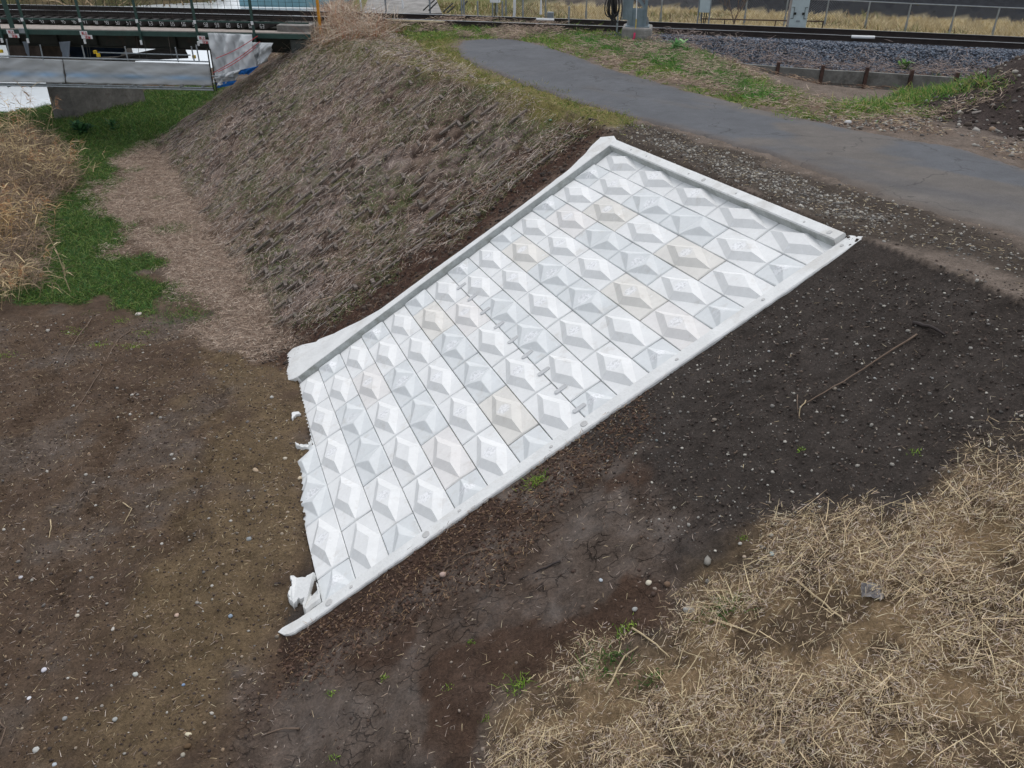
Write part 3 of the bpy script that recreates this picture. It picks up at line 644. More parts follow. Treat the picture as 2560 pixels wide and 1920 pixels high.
for i, (v, big) in enumerate(((.1, 0), (2.6, 0), (5.3, 0), (8.15, 1), (9.15, 0), (11.9, 0), (12.9, 1), (15.1, 0), (15.75, 1))):
    patch(5.02, v, .045 if big else .018, .10 if big else .05, .066, '%s grey mortar plug in the right hand kerb, %s from its top end' % ('large round' if big else 'small', ORD[i + 1]), 'mortar plug', 'mortar plugs in the right kerb', 'mortar_plug', M_plug, 14, 2.2)
for i, (u, big) in enumerate(((.55, 0), (1.0, 0), (2.1, 0), (2.45, 1), (3.15, 0), (4.4, 0), (4.8, 1))):
    patch(u, -.02, .03 if big else .013, .08 if big else .035, .135, '%s grey mortar plug in the top kerb, %s from its left end' % ('large round' if big else 'small', ORD[i + 1]), 'mortar plug', 'mortar plugs in the top kerb', 'mortar_plug', M_plug, 14, 2.2)
# spilled mortar at the buried toe
def spill(pts, label, h=.05):
    """irregular thin slab traced on the ground"""
    P = [np.array(G(x, y)) for x, y in pts]; out = []
    for i in range(len(P)):
        a, b = P[i], P[(i + 1) % len(P)]
        for t in (0, .2, .4, .6, .8): out.append(a * (1 - t) + b * t + np.array([random.uniform(-.012, .012), random.uniform(-.012, .012), 0]))
    c = np.mean(out, 0); n = len(out); vs = []; fs = []
    zz = [float(H(np.array([p[0]]), np.array([p[1]]), False)[0]) for p in out]
    for hh, s in ((-.05, 1), (h * .6, 1), (h, .93)):
        for p, z in zip(out, zz): q = c + (p - c) * s; vs.append((q[0], q[1], z + hh))
    for j in range(2):
        for k in range(n): fs.append((j * n + k, j * n + (k + 1) % n, (j + 1) * n + (k + 1) % n, (j + 1) * n + k))
    fs.append(tuple(2 * n + k for k in range(n)))
    o = link('mortar_spill', mesh_from([np.array(v) - c for v in vs], fs, 'mortar_spill'), M_mortar, None, c); tag(o, label, 'mortar spill')
spill([(725, 1446), (765, 1452), (796, 1462), (806, 1512), (765, 1540), (758, 1528), (763, 1508), (748, 1508), (737, 1523), (724, 1505), (721, 1488), (733, 1470)], 'jagged white mortar spill beside the lower end of the right kerb', .085)
spill([(729, 1035), (748, 1033), (752, 1038), (738, 1042), (730, 1052)], 'small L shaped white mortar splash lying in brown soil left of the blocks', .04)
spill([(737, 1111), (750, 1117), (772, 1118), (786, 1122), (778, 1127), (755, 1124), (741, 1118)], 'thin tongue of white mortar at the buried edge of the blocks', .05)

# ------------------------------------------------------------ ribbons (grass, stalks, straw) and stones
def ribbons(name, P, D, Ln, Wd, Bn, Cc, label=None, cat=None, kind='stuff', parent=None, mat=None, tip=.15, loc=None):
    """N bent ribbons: base P, direction D, length, width, bend vector, colour"""
    n = len(P); Ln = np.asarray(Ln)[:, None]; Wd = np.asarray(Wd)[:, None]
    sd_ = np.cross(D, rng.normal(size=(n, 3))); sd_ /= np.linalg.norm(sd_, axis=1, keepdims=True) + 1e-9
    p0 = P; p1 = P + D * Ln * .5 + Bn * .3; p2 = P + D * Ln + Bn
    V = np.stack([p0 - sd_ * Wd / 2, p0 + sd_ * Wd / 2, p1 - sd_ * Wd * .45, p1 + sd_ * Wd * .45, p2 - sd_ * Wd * tip, p2 + sd_ * Wd * tip], 1).reshape(-1, 3)
    i = np.arange(n)[:, None] * 6; Fq = np.concatenate([i + np.array([0, 1, 3, 2]), i + np.array([2, 3, 5, 4])], 0)
    o = link(name, np_mesh(name, V - (loc if loc is not None else 0), Fq, np.repeat(Cc, 6, 0)), mat or M_straw, parent, loc if parent is None else None)
    if not parent: tag(o, label, cat, None, kind)
    return o
def pal(n, cols, j=.25):
    cols = np.array([lin(*c) for c in cols]) * 1.3; c = cols[rng.integers(0, len(cols), n)]; c = c * (1 + np.clip(rng.normal(0, j, (n, 1)), -.6, .35)); return np.maximum(c * np.minimum(1, .66 / np.maximum(c.max(1, keepdims=True), 1e-6)), .004)
def scatter(zn, dens, soft=.2, nz=.35, fr=1.5, thin=None, box=None):
    P = ZN[zn] if isinstance(zn, str) else zn; x0, y0 = P[:, 0].min() - .4, P[:, 1].min() - .4; x1, y1 = P[:, 0].max() + .4, P[:, 1].max() + .4
    if box: x0, y0, x1, y1 = max(x0, box[0]), max(y0, box[1]), min(x1, box[2]), min(y1, box[3])
    n = int((x1 - x0) * (y1 - y0) * dens); x = rng.uniform(x0, x1, n); y = rng.uniform(y0, y1, n)
    w = sst(-soft, soft, sd(x, y, P) + (fbm(x, y, fr, 4, 50) - .5) * nz * 2)
    if thin is not None: w = w * thin(x, y)
    # keep what the camera could see (with margin)
    dz = -8.0; k = (np.abs(x) < (y * CT + 4.5) * .66 + 1.5) & (y > 1.5)
    k &= rng.uniform(0, 1, n) < w; x, y = x[k], y[k]; return np.c_[x, y, H(x, y)]
def lying(P, L0, L1, W0, W1, cols, lift=.12, j=.25, tilt=.35):
    n = len(P); a = rng.uniform(0, 2 * np.pi, n); e = .05
    D = np.c_[np.cos(a), np.sin(a), np.zeros(n)]; L = rng.uniform(L0, L1, n) ** 1.0
    z1 = H(P[:, 0] + D[:, 0] * L, P[:, 1] + D[:, 1] * L, True); D[:, 2] = np.clip((z1 - P[:, 2]) / L, -1.2, 1.2) + np.abs(rng.normal(0, tilt * .35, n)); D /= np.linalg.norm(D, axis=1, keepdims=True)
    B_ = rng.normal(0, 1, (n, 3)) * (L * .08)[:, None]
    Q = P.copy(); Q[:, 2] += rng.uniform(.004, .02 + lift * .1, n); return Q, D, L, rng.uniform(W0, W1, n), B_, pal(n, cols, j)
def standing(P, L0, L1, W0, W1, cols, lean=.35, droop=.4, j=.25):
    n = len(P); D = np.c_[rng.normal(0, lean, (n, 2)), np.ones(n)]; D /= np.linalg.norm(D, axis=1, keepdims=True); L = rng.uniform(L0, L1, n)
    B_ = np.c_[rng.normal(0, .35, (n, 2)), -np.abs(rng.normal(0, droop, n))] * L[:, None]
    return P, D, L, rng.uniform(W0, W1, n), B_, pal(n, cols, j)
def cat_(*a): return [np.concatenate(q, 0) for q in zip(*a)]
STRAW = [(220, 202, 162), (204, 184, 148), (234, 220, 186), (176, 156, 126), (146, 126, 102), (212, 196, 172)]
DRY = [(186, 170, 158), (160, 142, 130), (202, 190, 180), (130, 110, 96), (104, 86, 74), (172, 152, 132)]
GREEN = [(62, 96, 42), (82, 114, 50), (50, 80, 38), (104, 126, 62), (72, 106, 62), (120, 126, 78)]
# -- straw litter, lower right
thin_s = lambda x, y: .18 + .82 * sst(.38, .50, fbm(x, y, 1.6, 4, 33))
P = scatter('straw', 1500, .6, .9, thin=thin_s); A = lying(P, .04, .13, .003, .006, STRAW, 1.0, tilt=.35)
P = scatter('straw', 5200, .5, .8, thin=thin_s); A2 = lying(P, .02, .07, .002, .005, STRAW + DRY, 1.0, tilt=.4)
P = scatter('straw', 80, .25, .5, thin=thin_s); A3 = lying(P, .15, .36, .004, .008, STRAW[:2] + STRAW[3:4], 2.0, j=.12, tilt=.3)
ribbons('straw_litter', *cat_(A, A2, A3), label='pale dry straw litter strewn over the lower right slope', cat='straw')
print('straw', len(A[0]) + len(A2[0]))
# -- crumbs of straw and roots on the mud and bare soil
P = scatter('mud', 90, .3, .6); Q1 = lying(P, .02, .09, .002, .005, STRAW + DRY + DRY, .3)
P = scatter(np.array([G(x * S, y * S) for x, y in ((-60, 690), (430, 700), (600, 780), (660, 900), (660, 1370), (480, 1680), (-60, 1680))]), 110, .3, .5); Q2 = lying(P, .02, .10, .002, .005, STRAW[:4] + DRY, .3)
KE = np.array([P3(np.array(u), np.array(v)) for u, v in ((5.12, 6.5), (5.12, 17.4), (5.7, 17.6), (6.1, 12), (5.5, 7))])
P = scatter(KE, 700, .1, .2); Q3 = lying(P, .02, .09, .002, .005, [(120, 96, 74), (92, 72, 58), (150, 124, 92), (70, 52, 44)], .6)
DK = np.array([G(x * S, y * S) for x, y in ((1400, 300), (1870, 540), (2290, 640), (2290, 930), (2000, 1080), (1500, 1200), (1330, 1050), (1150, 1000), (1400, 800), (1860, 545))])
P = scatter(DK, 28, .2, .3); Q4 = lying(P, .02, .08, .002, .005, STRAW[:4] + DRY, .3)
P = scatter('dark', 380, .25, .4); Q5 = lying(P, .04, .16, .003, .006, [(96, 78, 64), (120, 98, 78), (74, 58, 50)], .5)
P = scatter('gshoulder', 60, .2, .3); Q6 = lying(P, .02, .08, .003, .006, STRAW[:3], .3)
ribbons('plant_debris', *cat_(Q1, Q2, Q3, Q4, Q5, Q6), label='thin scatter of straw and root crumbs on the bare soil', cat='debris')
# -- old slope: matted dry stems with sparse green
OLD = np.array([G(x * S, y * S) for x, y in ((1290, 285), (1000, 150), (850, 75), (700, 75), (640, 110), (470, 210), (345, 305), (420, 430), (500, 560), (600, 700), (720, 700), (1000, 510), (1180, 350))])
ptc = lambda x, y: .35 + .65 * sst(.38, .52, fbm(x, y, .7, 4, 12))
def old_sc(d, th): return scatter(OLD, d, .3, .4, thin=th)
nol = lambda x, y: ptc(x, y) * (1 - .85 * lattice(x, y))
P = old_sc(330, nol); B1 = lying(P, .06, .26, .004, .009, DRY, 1.0, tilt=.5)
P = old_sc(520, nol); B2 = lying(P, .03, .10, .004, .010, DRY + [(124, 98, 80), (110, 88, 72)], .6, tilt=.4)
# fine stems hanging down the fall line, as on the photographed bank
P = old_sc(200, nol); B3 = list(lying(P[::3], .12, .4, .004, .008, [(178, 168, 160), (146, 132, 122)], 1.2)); nB = len(B3[0])
dd = np.c_[-.72 + rng.normal(0, .25, nB), -.38 + rng.normal(0, .25, nB), -.42 + rng.normal(0, .08, nB)]; B3[1] = dd / np.linalg.norm(dd, axis=1, keepdims=True); B3[0][:, 2] += .03
ribbons('dry_stems', *cat_(B1, B2, B3), label='matted grey brown dry stems covering the old bank', cat='dry stems')
gp = lambda x, y: sst(.44, .60, fbm(x, y, 1.1, 4, 71))
P = scatter(OLD, 1500, .2, .4, thin=gp); B4 = standing(P, .03, .10, .006, .012, [(92, 108, 62), (116, 124, 82), (78, 98, 56), (128, 134, 106)], .8, .5)
P = scatter('verge', 900, .25, .4, thin=lambda x, y: .3 + .7 * sst(.4, .55, fbm(x, y, 1.5, 3, 7))); B5 = standing(P, .04, .13, .007, .014, [(120, 120, 62), (98, 112, 56), (140, 132, 84), (84, 104, 48)], .7, .6)
ribbons('low_grass', *cat_(B4, B5), label='sparse yellow green grass on the old bank and along the road edge', cat='grass', mat=M_leaf)
# -- lush green grass, lower left, and under the bridge
P = scatter('green', 1500, .3, .9, 1.4, thin=lambda x, y: sst(34, 24, y) * .6 + .4); T1 = standing(P, .06, .20, .007, .014, GREEN, .7, .7, .3)
P = scatter('green', 420, .3, .9, 1.4, thin=lambda x, y: sst(.5, .65, fbm(x, y, .8, 3, 44))); T2 = standing(P, .10, .30, .007, .014, [(90, 116, 60), (110, 128, 70), (70, 100, 60)], .8, .8, .3)
UB = np.array([G(x * S, y * S) for x, y in ((120, 235), (330, 195), (480, 180), (430, 235), (345, 300), (150, 300))])
P = scatter(UB, 500, .3, .5); T3 = standing(P, .1, .3, .012, .022, GREEN, .6, .6, .3)
ribbons('green_grass', *cat_(T1, T2, T3), label='lush green grass at the foot of the bank and under the bridge', cat='grass', mat=M_leaf)
print('grass', len(T1[0]))
# -- straw strip at the toe of the old bank
P = scatter('toe', 1300, .35, .75, 1.6); E1 = lying(P, .04, .18, .004, .008, [(160, 142, 126), (178, 160, 144), (134, 116, 102), (112, 96, 84), (192, 178, 162)], 1.0)
ribbons('chopped_stalks', *E1, label='tan chopped stalks along the foot of the old bank', cat='dry stalks')
# -- far verge of the road
fv = lambda x, y: sst(.42, .54, fbm(x, y, 4, 4, 78) * .5 + fbm(x, y, .8, 3, 15) * .5)
P = scatter('farverge', 650, .3, .6, thin=fv); V1 = standing(P, .06, .20, .010, .02, [(92, 124, 54), (118, 132, 68), (74, 112, 46), (140, 140, 90)], .7, .6)
P = scatter('farverge', 620, .3, .6, thin=lambda x, y: 1 - fv(x, y)); V2 = lying(P, .06, .26, .007, .014, [(168, 150, 136), (146, 128, 114), (188, 170, 150), (120, 104, 92)], 1.6)
P = scatter('rverge', 160, .3, .5); V3 = lying(P, .04, .14, .005, .012, STRAW + DRY, .6)
P = scatter(HOL, 300, .0, .3); V4 = lying(P, .08, .28, .007, .013, [(150, 128, 110), (118, 98, 84), (170, 148, 126), (98, 78, 68)], .8)
WB = np.array([at(x, y, -5.2) for x, y in ((1700, 146), (2000, 170), (2560, 206), (2560, 182), (2000, 153), (1800, 135), (1620, 118))])
P = scatter(WB, 260, .2, .6); V5 = lying(P, .08, .32, .008, .014, [(140, 126, 120), (118, 104, 98), (158, 144, 134)], 2.0)
GV = np.array([G(x, y) for x, y in ((1440, 92), (1560, 118), (1680, 112), (1790, 150), (1850, 196), (1960, 238), (1930, 262), (1800, 225), (1640, 165), (1450, 118))])
GV2 = np.array([G(x, y) for x, y in ((2010, 262), (2140, 258), (2240, 244), (2330, 222), (2440, 206), (2470, 212), (2290, 268), (2120, 284))])
P = scatter(GV, 700, .2, .5); V6 = standing(P, .08, .26, .010, .02, [(80, 124, 56), (100, 140, 70), (64, 108, 50)], .6, .6)
P = scatter(GV2, 700, .2, .5); V7 = standing(P, .10, .30, .010, .02, [(84, 124, 56), (112, 136, 64), (150, 142, 92), (70, 110, 50)], .6, .6)
ribbons('verge_weeds', *cat_(V1, V2, V3, V4, V5, V6, V7), label='mixed green and dry weeds between the road and the railway', cat='weeds', mat=M_leaf)
# -- dry field behind the tracks
FX = rng.uniform(-4, 24, 30000); FY = tracky(FX) + rng.uniform(4.0, 9.5, 30000); dfb = sd(FX, FY, FBP); k = dfb < .3; FX, FY = FX[k], FY[k]
P = np.c_[FX, FY, H(FX, FY)]; k = rng.uniform(size=len(P)) < sst(.25, .45, fbm(FX, FY, .5, 3, 8)); k &= rng.uniform(size=len(P)) < (.35 + .65 * sst(0, 4, FX)); P = P[k]
W1 = standing(P, .10, .28, .015, .03, [(222, 206, 164), (206, 188, 148), (232, 218, 180), (176, 160, 124)], .25, .3)
P = np.c_[FX, FY, H(FX, FY)][~k][:4000]; W2 = standing(P, .12, .4, .015, .03, [(108, 118, 64), (130, 124, 84), (120, 96, 70)], .4, .4)
ribbons('dry_field_grass', *cat_(W1, W2), label='pale yellow dry grass field behind the tracks', cat='dry grass')
FX = rng.uniform(-6, 34, 16000); FY = rng.uniform(32, 60, 16000); k = inside(FX, FY, FBP); P = np.c_[FX[k], FY[k], H(FX[k], FY[k])]
k = rng.uniform(size=len(P)) < sst(.48, .62, fbm(P[:, 0], P[:, 1], .45, 4, 66)); P = P[k]
ribbons('bank_scrub', *standing(P, .15, .5, .02, .05, [(96, 84, 74), (74, 72, 52), (60, 56, 52), (120, 108, 90)], .7, .5), label='rough scrub on the dark bank beyond the railway', cat='scrub')
FX = rng.uniform(-80, -22, 20000); FY = rng.uniform(52, 110, 20000); k = inside(FX, FY, FARP); P = np.c_[FX[k], FY[k], H(FX[k], FY[k])]
ribbons('far_scrub', *standing(P, .5, 1.6, .08, .2, [(116, 100, 76), (92, 84, 56), (76, 76, 46), (134, 116, 92)], .5, .4), label='brown scrub on the far river bank behind the bridge', cat='scrub')
# ---- stones
ICO = None
def stones(name, P, R, Cc, label, cat, sink=.3, kind='stuff', sub=1, flat=.7):
    global ICO
    if ICO is None or ICO[2] != sub:
        import bmesh; bm = bmesh.new(); bmesh.ops.create_icosphere(bm, subdivisions=sub, radius=1); ICO = (np.array([v.co[:] for v in bm.verts]), np.array([[v.index for v in f.verts] for f in bm.faces]), sub); bm.free()
    V0, F0, _ = ICO; n = len(P); m = len(V0); R = np.asarray(R)
    sc = np.c_[rng.uniform(.7, 1.3, n), rng.uniform(.7, 1.3, n), rng.uniform(.45, .95, n) * flat / .7]; a = rng.uniform(0, 6.28, n)
    V = V0[None] * (1 + rng.normal(0, .13, (n, m, 1))) * sc[:, None] * R[:, None, None]; c, s_ = np.cos(a)[:, None], np.sin(a)[:, None]
    V = np.stack([V[..., 0] * c - V[..., 1] * s_, V[..., 0] * s_ + V[..., 1] * c, V[..., 2]], -1) + P[:, None]; V[..., 2] += (R * (1 - 2 * sink))[:, None] * .5
    Fq = (F0[None] + (np.arange(n) * m)[:, None, None]).reshape(-1, 3)
    return tag(link(name, np_mesh(name, V.reshape(-1, 3), Fq, np.repeat(Cc, m, 0)), M_stone), label, cat, None, kind)
GR = [(134, 131, 125), (104, 101, 97), (82, 79, 76), (150, 146, 138), (112, 104, 94), (72, 64, 58)]
SOILC = [(58, 50, 46), (70, 60, 54), (48, 42, 38), (80, 70, 62)]
P = scatter(DK, 150, .2, .4); S1 = (P, np.minimum(rng.gamma(2., .0032, len(P)) + .003, .026), pal(len(P), GR, .2))
P = scatter(DK, 260, .2, .4); S2 = (P, np.minimum(rng.gamma(2., .0035, len(P)) + .003, .02), pal(len(P), SOILC, .2))
P = scatter('gshoulder', 150, .2, .3); S3 = (P, np.minimum(rng.gamma(2., .004, len(P)) + .004, .03), pal(len(P), GR, .2))
P = scatter('gline', 700, .2, .5, 3); S4 = (P, np.minimum(rng.gamma(2., .0045, len(P)) + .005, .03), pal(len(P), GR, .2))
LL = np.array([G(x * S, y * S) for x, y in ((-60, 690), (430, 700), (600, 780), (660, 900), (665, 1370), (480, 1680), (-60, 1680))])
P = scatter(LL, 42, .3, .5); S5 = (P, np.minimum(rng.gamma(2., .004, len(P)) + .003, .03), pal(len(P), GR + SOILC + [(130, 112, 92)], .2))
P = scatter(LL, 260, .3, .5); S6 = (P, np.minimum(rng.gamma(2., .0032, len(P)) + .003, .018), pal(len(P), [(84, 70, 58), (66, 54, 46), (96, 80, 62), (54, 46, 42)], .2))
P = scatter('mud', 35, .3, .5); S7 = (P, np.minimum(rng.gamma(2., .004, len(P)) + .003, .022), pal(len(P), [(84, 70, 60), (64, 52, 46), (120, 110, 100)], .2))
P = scatter(KE, 900, .1, .2); S8 = (P, np.minimum(rng.gamma(2., .0045, len(P)) + .003, .024), pal(len(P), [(70, 54, 46), (54, 42, 36), (86, 68, 56)], .2))
P = scatter('rverge', 140, .3, .5); S9 = (P, np.minimum(rng.gamma(2., .007, len(P)) + .005, .045), pal(len(P), GR, .2))
a = rng.uniform(0, 6.28, 3500); r_ = 3.9 * np.sqrt(rng.uniform(0, 1, 3500)) + rng.normal(0, .15, 3500); mx, my = MOUND[0] + np.cos(a) * r_, MOUND[1] + np.sin(a) * r_
S10 = (np.c_[mx, my, H(mx, my)], rng.gamma(2., .012, 3500) + .006, pal(3500, GR + SOILC * 2, .2))
P = scatter('tanpatch', 60, .2, .3); S11 = (P, rng.gamma(2., .010, len(P)) + .004, pal(len(P), GR, .2))
P = scatter('dark', 200, .2, .3); S12 = (P, rng.gamma(2., .008, len(P)) + .004, pal(len(P), SOILC, .2))
al = cat_(S1, S2, S3, S4, S5, S6, S7, S8, S9, S10, S11, S12); stones('gravel', *al, 'loose pebbles and soil crumbs over the bare ground', 'gravel'); print('stones', len(al[0]))
# ballast
n = 26000; bx = rng.uniform(1.0, 17.5, n); dnn = rng.uniform(.1, 2.1, n) ; by = tracky(bx) - .05 - dnn / .97
k = rng.uniform(size=n) < sst(2.1, 1.6, dnn + (fbm(bx, by, .9, 3, 6) - .5) * .9) * sst(3.0, 5.0, bx + (fbm(bx, by, .9, 3, 6) - .5) * 2); bx, by = bx[k], by[k]
P = np.c_[bx, by, H(bx, by)]; stones('ballast', P, rng.uniform(.022, .042, len(P)), pal(len(P), [(76, 84, 96), (58, 64, 74), (96, 104, 114), (46, 50, 58), (110, 112, 118)], .2), 'blue grey crushed stone ballast on the near side of the rails', 'ballast', .2)

# ------------------------------------------------------------ railway, bridge and what stands beside them
def toZ(X): return np.array(X, float)
def onv(px, py, off):                 # point on the upright surface 'off' metres in front of the near rail
    r = ray(px, py); t = 30.
    for _ in range(25):
        p = r * t; t += (tracky(p[0]) - off / .97 - p[1]) / r[1] * .8
    p = r * t; return np.array([p[0], p[1], p[2] + Z0])
def tp(x, off, z): return np.array([x, float(tracky(x)) - off / .97, z + Z0])
def px_m(p):                          # metres per photo pixel at a point
    return (p[1] * CT + (Z0 - p[2]) * ST) / F
xs = np.r_[np.arange(-70, -30, 2.), np.arange(-30, 30, .5), np.arange(30, 60, 2.)]
PROF = [(-.065, 0), (-.065, .012), (-.012, .03), (-.012, .115), (-.034, .125), (-.034, .153), (.034, .153), (.034, .125), (.012, .115), (.012, .03), (.065, .012), (.065, 0)]
for off, lab in ((0, 'near rail of the curved railway track, dark side with bright head'), (-1.15, 'far rail of the curved railway track, beyond the bright near rail')):
    root = empty('rail', tp(0, off, -4.753), lab, 'rail', 'rails of the track')
    vs = []; fs = []; k = len(PROF); vt = []; ft = []
    for i, x in enumerate(xs):
        c = tp(x, off, -4.753); nrm = Vector((.2, .98, 0)).normalized()
        for a, z in PROF: vs.append((c[0] + nrm.x * a, c[1] + nrm.y * a, c[2] + z))
        for a, z in ((-.031, .1545), (.031, .1545)): vt.append((c[0] + nrm.x * a, c[1] + nrm.y * a, c[2] + z))
        if i:
            for j in range(k): fs.append(((i - 1) * k + j, (i - 1) * k + (j + 1) % k, i * k + (j + 1) % k, i * k + j))
            ft.append((2 * i - 2, 2 * i - 1, 2 * i + 1, 2 * i))
    m = MB(); m.add(vs, fs); m.build('rail_body', M_rail, root); m = MB(); m.add(vt, ft); m.build('running_surface', M_railtop, root)
# sleepers with painted numbers on their ends (bridge)
DIG = {'0': 'abcdef', '1': 'bc', '2': 'abged', '3': 'abgcd', '4': 'fgbc', '5': 'afgcd', '6': 'afgedc', '7': 'abc', '8': 'abcdefg', '9': 'abfgcd'}
SEG = {'a': ((0, 1), (.5, 1)), 'b': ((.5, 1), (.5, .5)), 'c': ((.5, .5), (.5, 0)), 'd': ((0, 0), (.5, 0)), 'e': ((0, 0), (0, .5)), 'f': ((0, .5), (0, 1)), 'g': ((0, .5), (.5, .5))}
T_ = Vector((.978, -.178, 0)).normalized(); N_ = Vector((.178, .978, 0)).normalized()    # along / across the track near the bridge
RT = Matrix((T_, N_, Vector((0, 0, 1)))).transposed()
for i in range(38):
    x = -8.35 - .405 * i; num = 63 - i
    c = tp(x, .62 - 1.2, -4.86)
    root = empty('sleeper', c, 'dark bridge sleeper with worn white number %d painted on its end' % num, 'sleeper', 'sleepers of the bridge deck')
    m = MB(); m.box(c, (.20, 2.4, .19), RT); m.build('timber', M_sleeper, root, bevel=.006)
    e = Vector(c) - N_ * 1.204
    for q, ch in enumerate(str(num)):
        m = MB()
        for sg in DIG[ch]:
            (a, b), (c2, d2) = SEG[sg]; o0 = e + T_ * (-.075 + q * .085) + Vector((0, 0, -.06))
            j = lambda: random.uniform(-.005, .005)
            m.bar(o0 + T_ * (a * .1 + j()) + Vector((0, 0, b * .12 + j())), o0 + T_ * (c2 * .1 + j()) + Vector((0, 0, d2 * .12 + j())), .012, .004, up=N_)
        m.build('painted_digit', M_white, root)
br = empty('railway_bridge', tp(-12, 0, -6), 'green and black railway bridge with mesh railing and grey walkway over the river bank', 'bridge')
rofs = lambda x: .92 + (-6.4 - x) * .047
for off, nm in ((.05, 'n'), (-1.2, 'f')):
    m = MB(); xx = np.arange(-60, -6.4, 1.5)
    for a, b in zip(xx[:-1], xx[1:]):
        m.bar(tp(a, off, -5.38), tp(b + .002, off, -5.38), .03, .74, up=(0, 0, 1)) if False else m.bar(tp(a, off, -5.38), tp(b, off, -5.38), .74, .03, up=N_)
        m.bar(tp(a, off, -4.99), tp(b, off, -4.99), .03, .3, up=N_); m.bar(tp(a, off, -5.77), tp(b, off, -5.77), .03, .3, up=N_); m.box(tp(a, off + .07, -5.38), (.02, .12, .70), RT)
    m.build('girder', M_girder, br)
m = MB(); xx = np.arange(-44, -6.2, 1.2)
for a, b in zip(xx[:-1], xx[1:]):
    pa, pb = tp(a, .62, -4.985), tp(b, .62, -4.985); qa, qb = tp(a, rofs(a), -4.985), tp(b, rofs(b), -4.985)
    m.add([pa, qa, qb, pb, pa - [0, 0, .03], qa - [0, 0, .03], qb - [0, 0, .03], pb - [0, 0, .03]], [(0, 1, 2, 3), (7, 6, 5, 4), (1, 5, 6, 2), (0, 3, 7, 4)])
m.build('walkway', M_plank, br)
m = MB()
for a, b in zip(xx[:-1], xx[1:]): m.bar(tp(a, rofs(a) + .03, -5.09), tp(b, rofs(b) + .03, -5.09), .15, .05, up=N_)
m.build('edge_beam', M_green, br)
m = MB(); m2 = MB(); m3 = MB()
for a, b in zip(xx[:-1], xx[1:]): m.bar(tp(a, rofs(a) + .06, -3.88), tp(b, rofs(b) + .06, -3.88), .05, .05); m2.bar(tp(a, rofs(a) + .06, -4.66), tp(b, rofs(b) + .06, -4.66), .05, .03, up=N_)
for x in np.arange(-43, -6.5, .235): m3.bar(tp(x, rofs(x) + .06, -4.66), tp(x, rofs(x) + .06, -3.9), .011)
for z in (-4.02, -4.14, -4.26, -4.38, -4.5, -4.58):
    for a, b in zip(xx[:-1], xx[1:]): m3.bar(tp(a, rofs(a) + .06, z), tp(b, rofs(b) + .06, z), .007)
m.build('top_rail', M_green, br); m2.build('lower_rail', M_green, br); m3.build('wire_mesh', M_girder, br)
for i, x in enumerate([-8.73, -10.73, -12.76, -14.77, -16.82, -17.75, -19.8, -21.8]):
    m = MB(); m.bar(tp(x, rofs(x) + .10, -5.33), tp(x, rofs(x) + .10, -3.85), .065, .065, up=N_); o = m.build('railing_post', M_green, br)
    m = MB(); m.tube([tp(x, rofs(x) + .16, -4.72), tp(x, rofs(x) + .16, -4.62)], .045, 8); m.tube([tp(x, rofs(x) + .17, -5.42), tp(x, rofs(x) + .17, -5.28)], .04, 8); m.build('insulator', M_white, o)
m = MB(); m.bar(tp(-17.25, rofs(-17.25) + .14, -4.95), tp(-17.35, rofs(-17) + .14, -2.8), .16, .05, up=N_); m.build('mast_bracket', M_green, br)
m = MB(); m.bar(tp(-6.42, rofs(-6.4) + .08, -5.0), tp(-6.42, rofs(-6.4) + .08, -3.83), .075, .075, up=N_); tag(m.build('end_post', M_orange, br), 'orange end post of the railing')
m = MB(); m.box(tp(-7.25, -.3, -4.93), (1.15, 2.2, .30), RT); tag(m.build('end_beam', M_cgrey, br, bevel=.02), 'pale weathered beam at the end of the deck')
ab = MB(); ab.box(tp(-6.7, -.9, -6.75), (1.2, 3.4, 3.0), RT); o = ab.build('bridge_abutment', M_cdark, None, tp(-6.7, -.9, -6.75)); tag(o, 'dark concrete abutment under the right end of the bridge', 'abutment')
# pier
base = [(-17.85, 33.2), (-17.2, 33.62), (-15.55, 36.7), (-16.6, 37.1)]
pr = empty('bridge_pier', (-16.8, 35.1, -9 + Z0), 'stained concrete pier standing in the grass under the bridge', 'pier')
m = MB(); cb = np.mean(base, 0); vs = [(x, y, -9.4 + Z0) for x, y in base] + [(cb[0] + (x - cb[0]) * .93, cb[1] + (y - cb[1]) * .96, -6.45 + Z0) for x, y in base]
m.add(vs, [(3, 2, 1, 0), (4, 5, 6, 7), (0, 1, 5, 4), (1, 2, 6, 5), (2, 3, 7, 6), (3, 0, 4, 7)]); m.build('shaft', M_pier, pr, bevel=.03)
m = MB(); m.box((-17.7, 33.9, -6.12 + Z0), (1.35, 2.6, .66), RT); m.build('pier_head', simple('brown_concrete', (.075, .055, .045), .9, var=.4, scale=3, var2=(.04, .03, .028)), pr, bevel=.02)
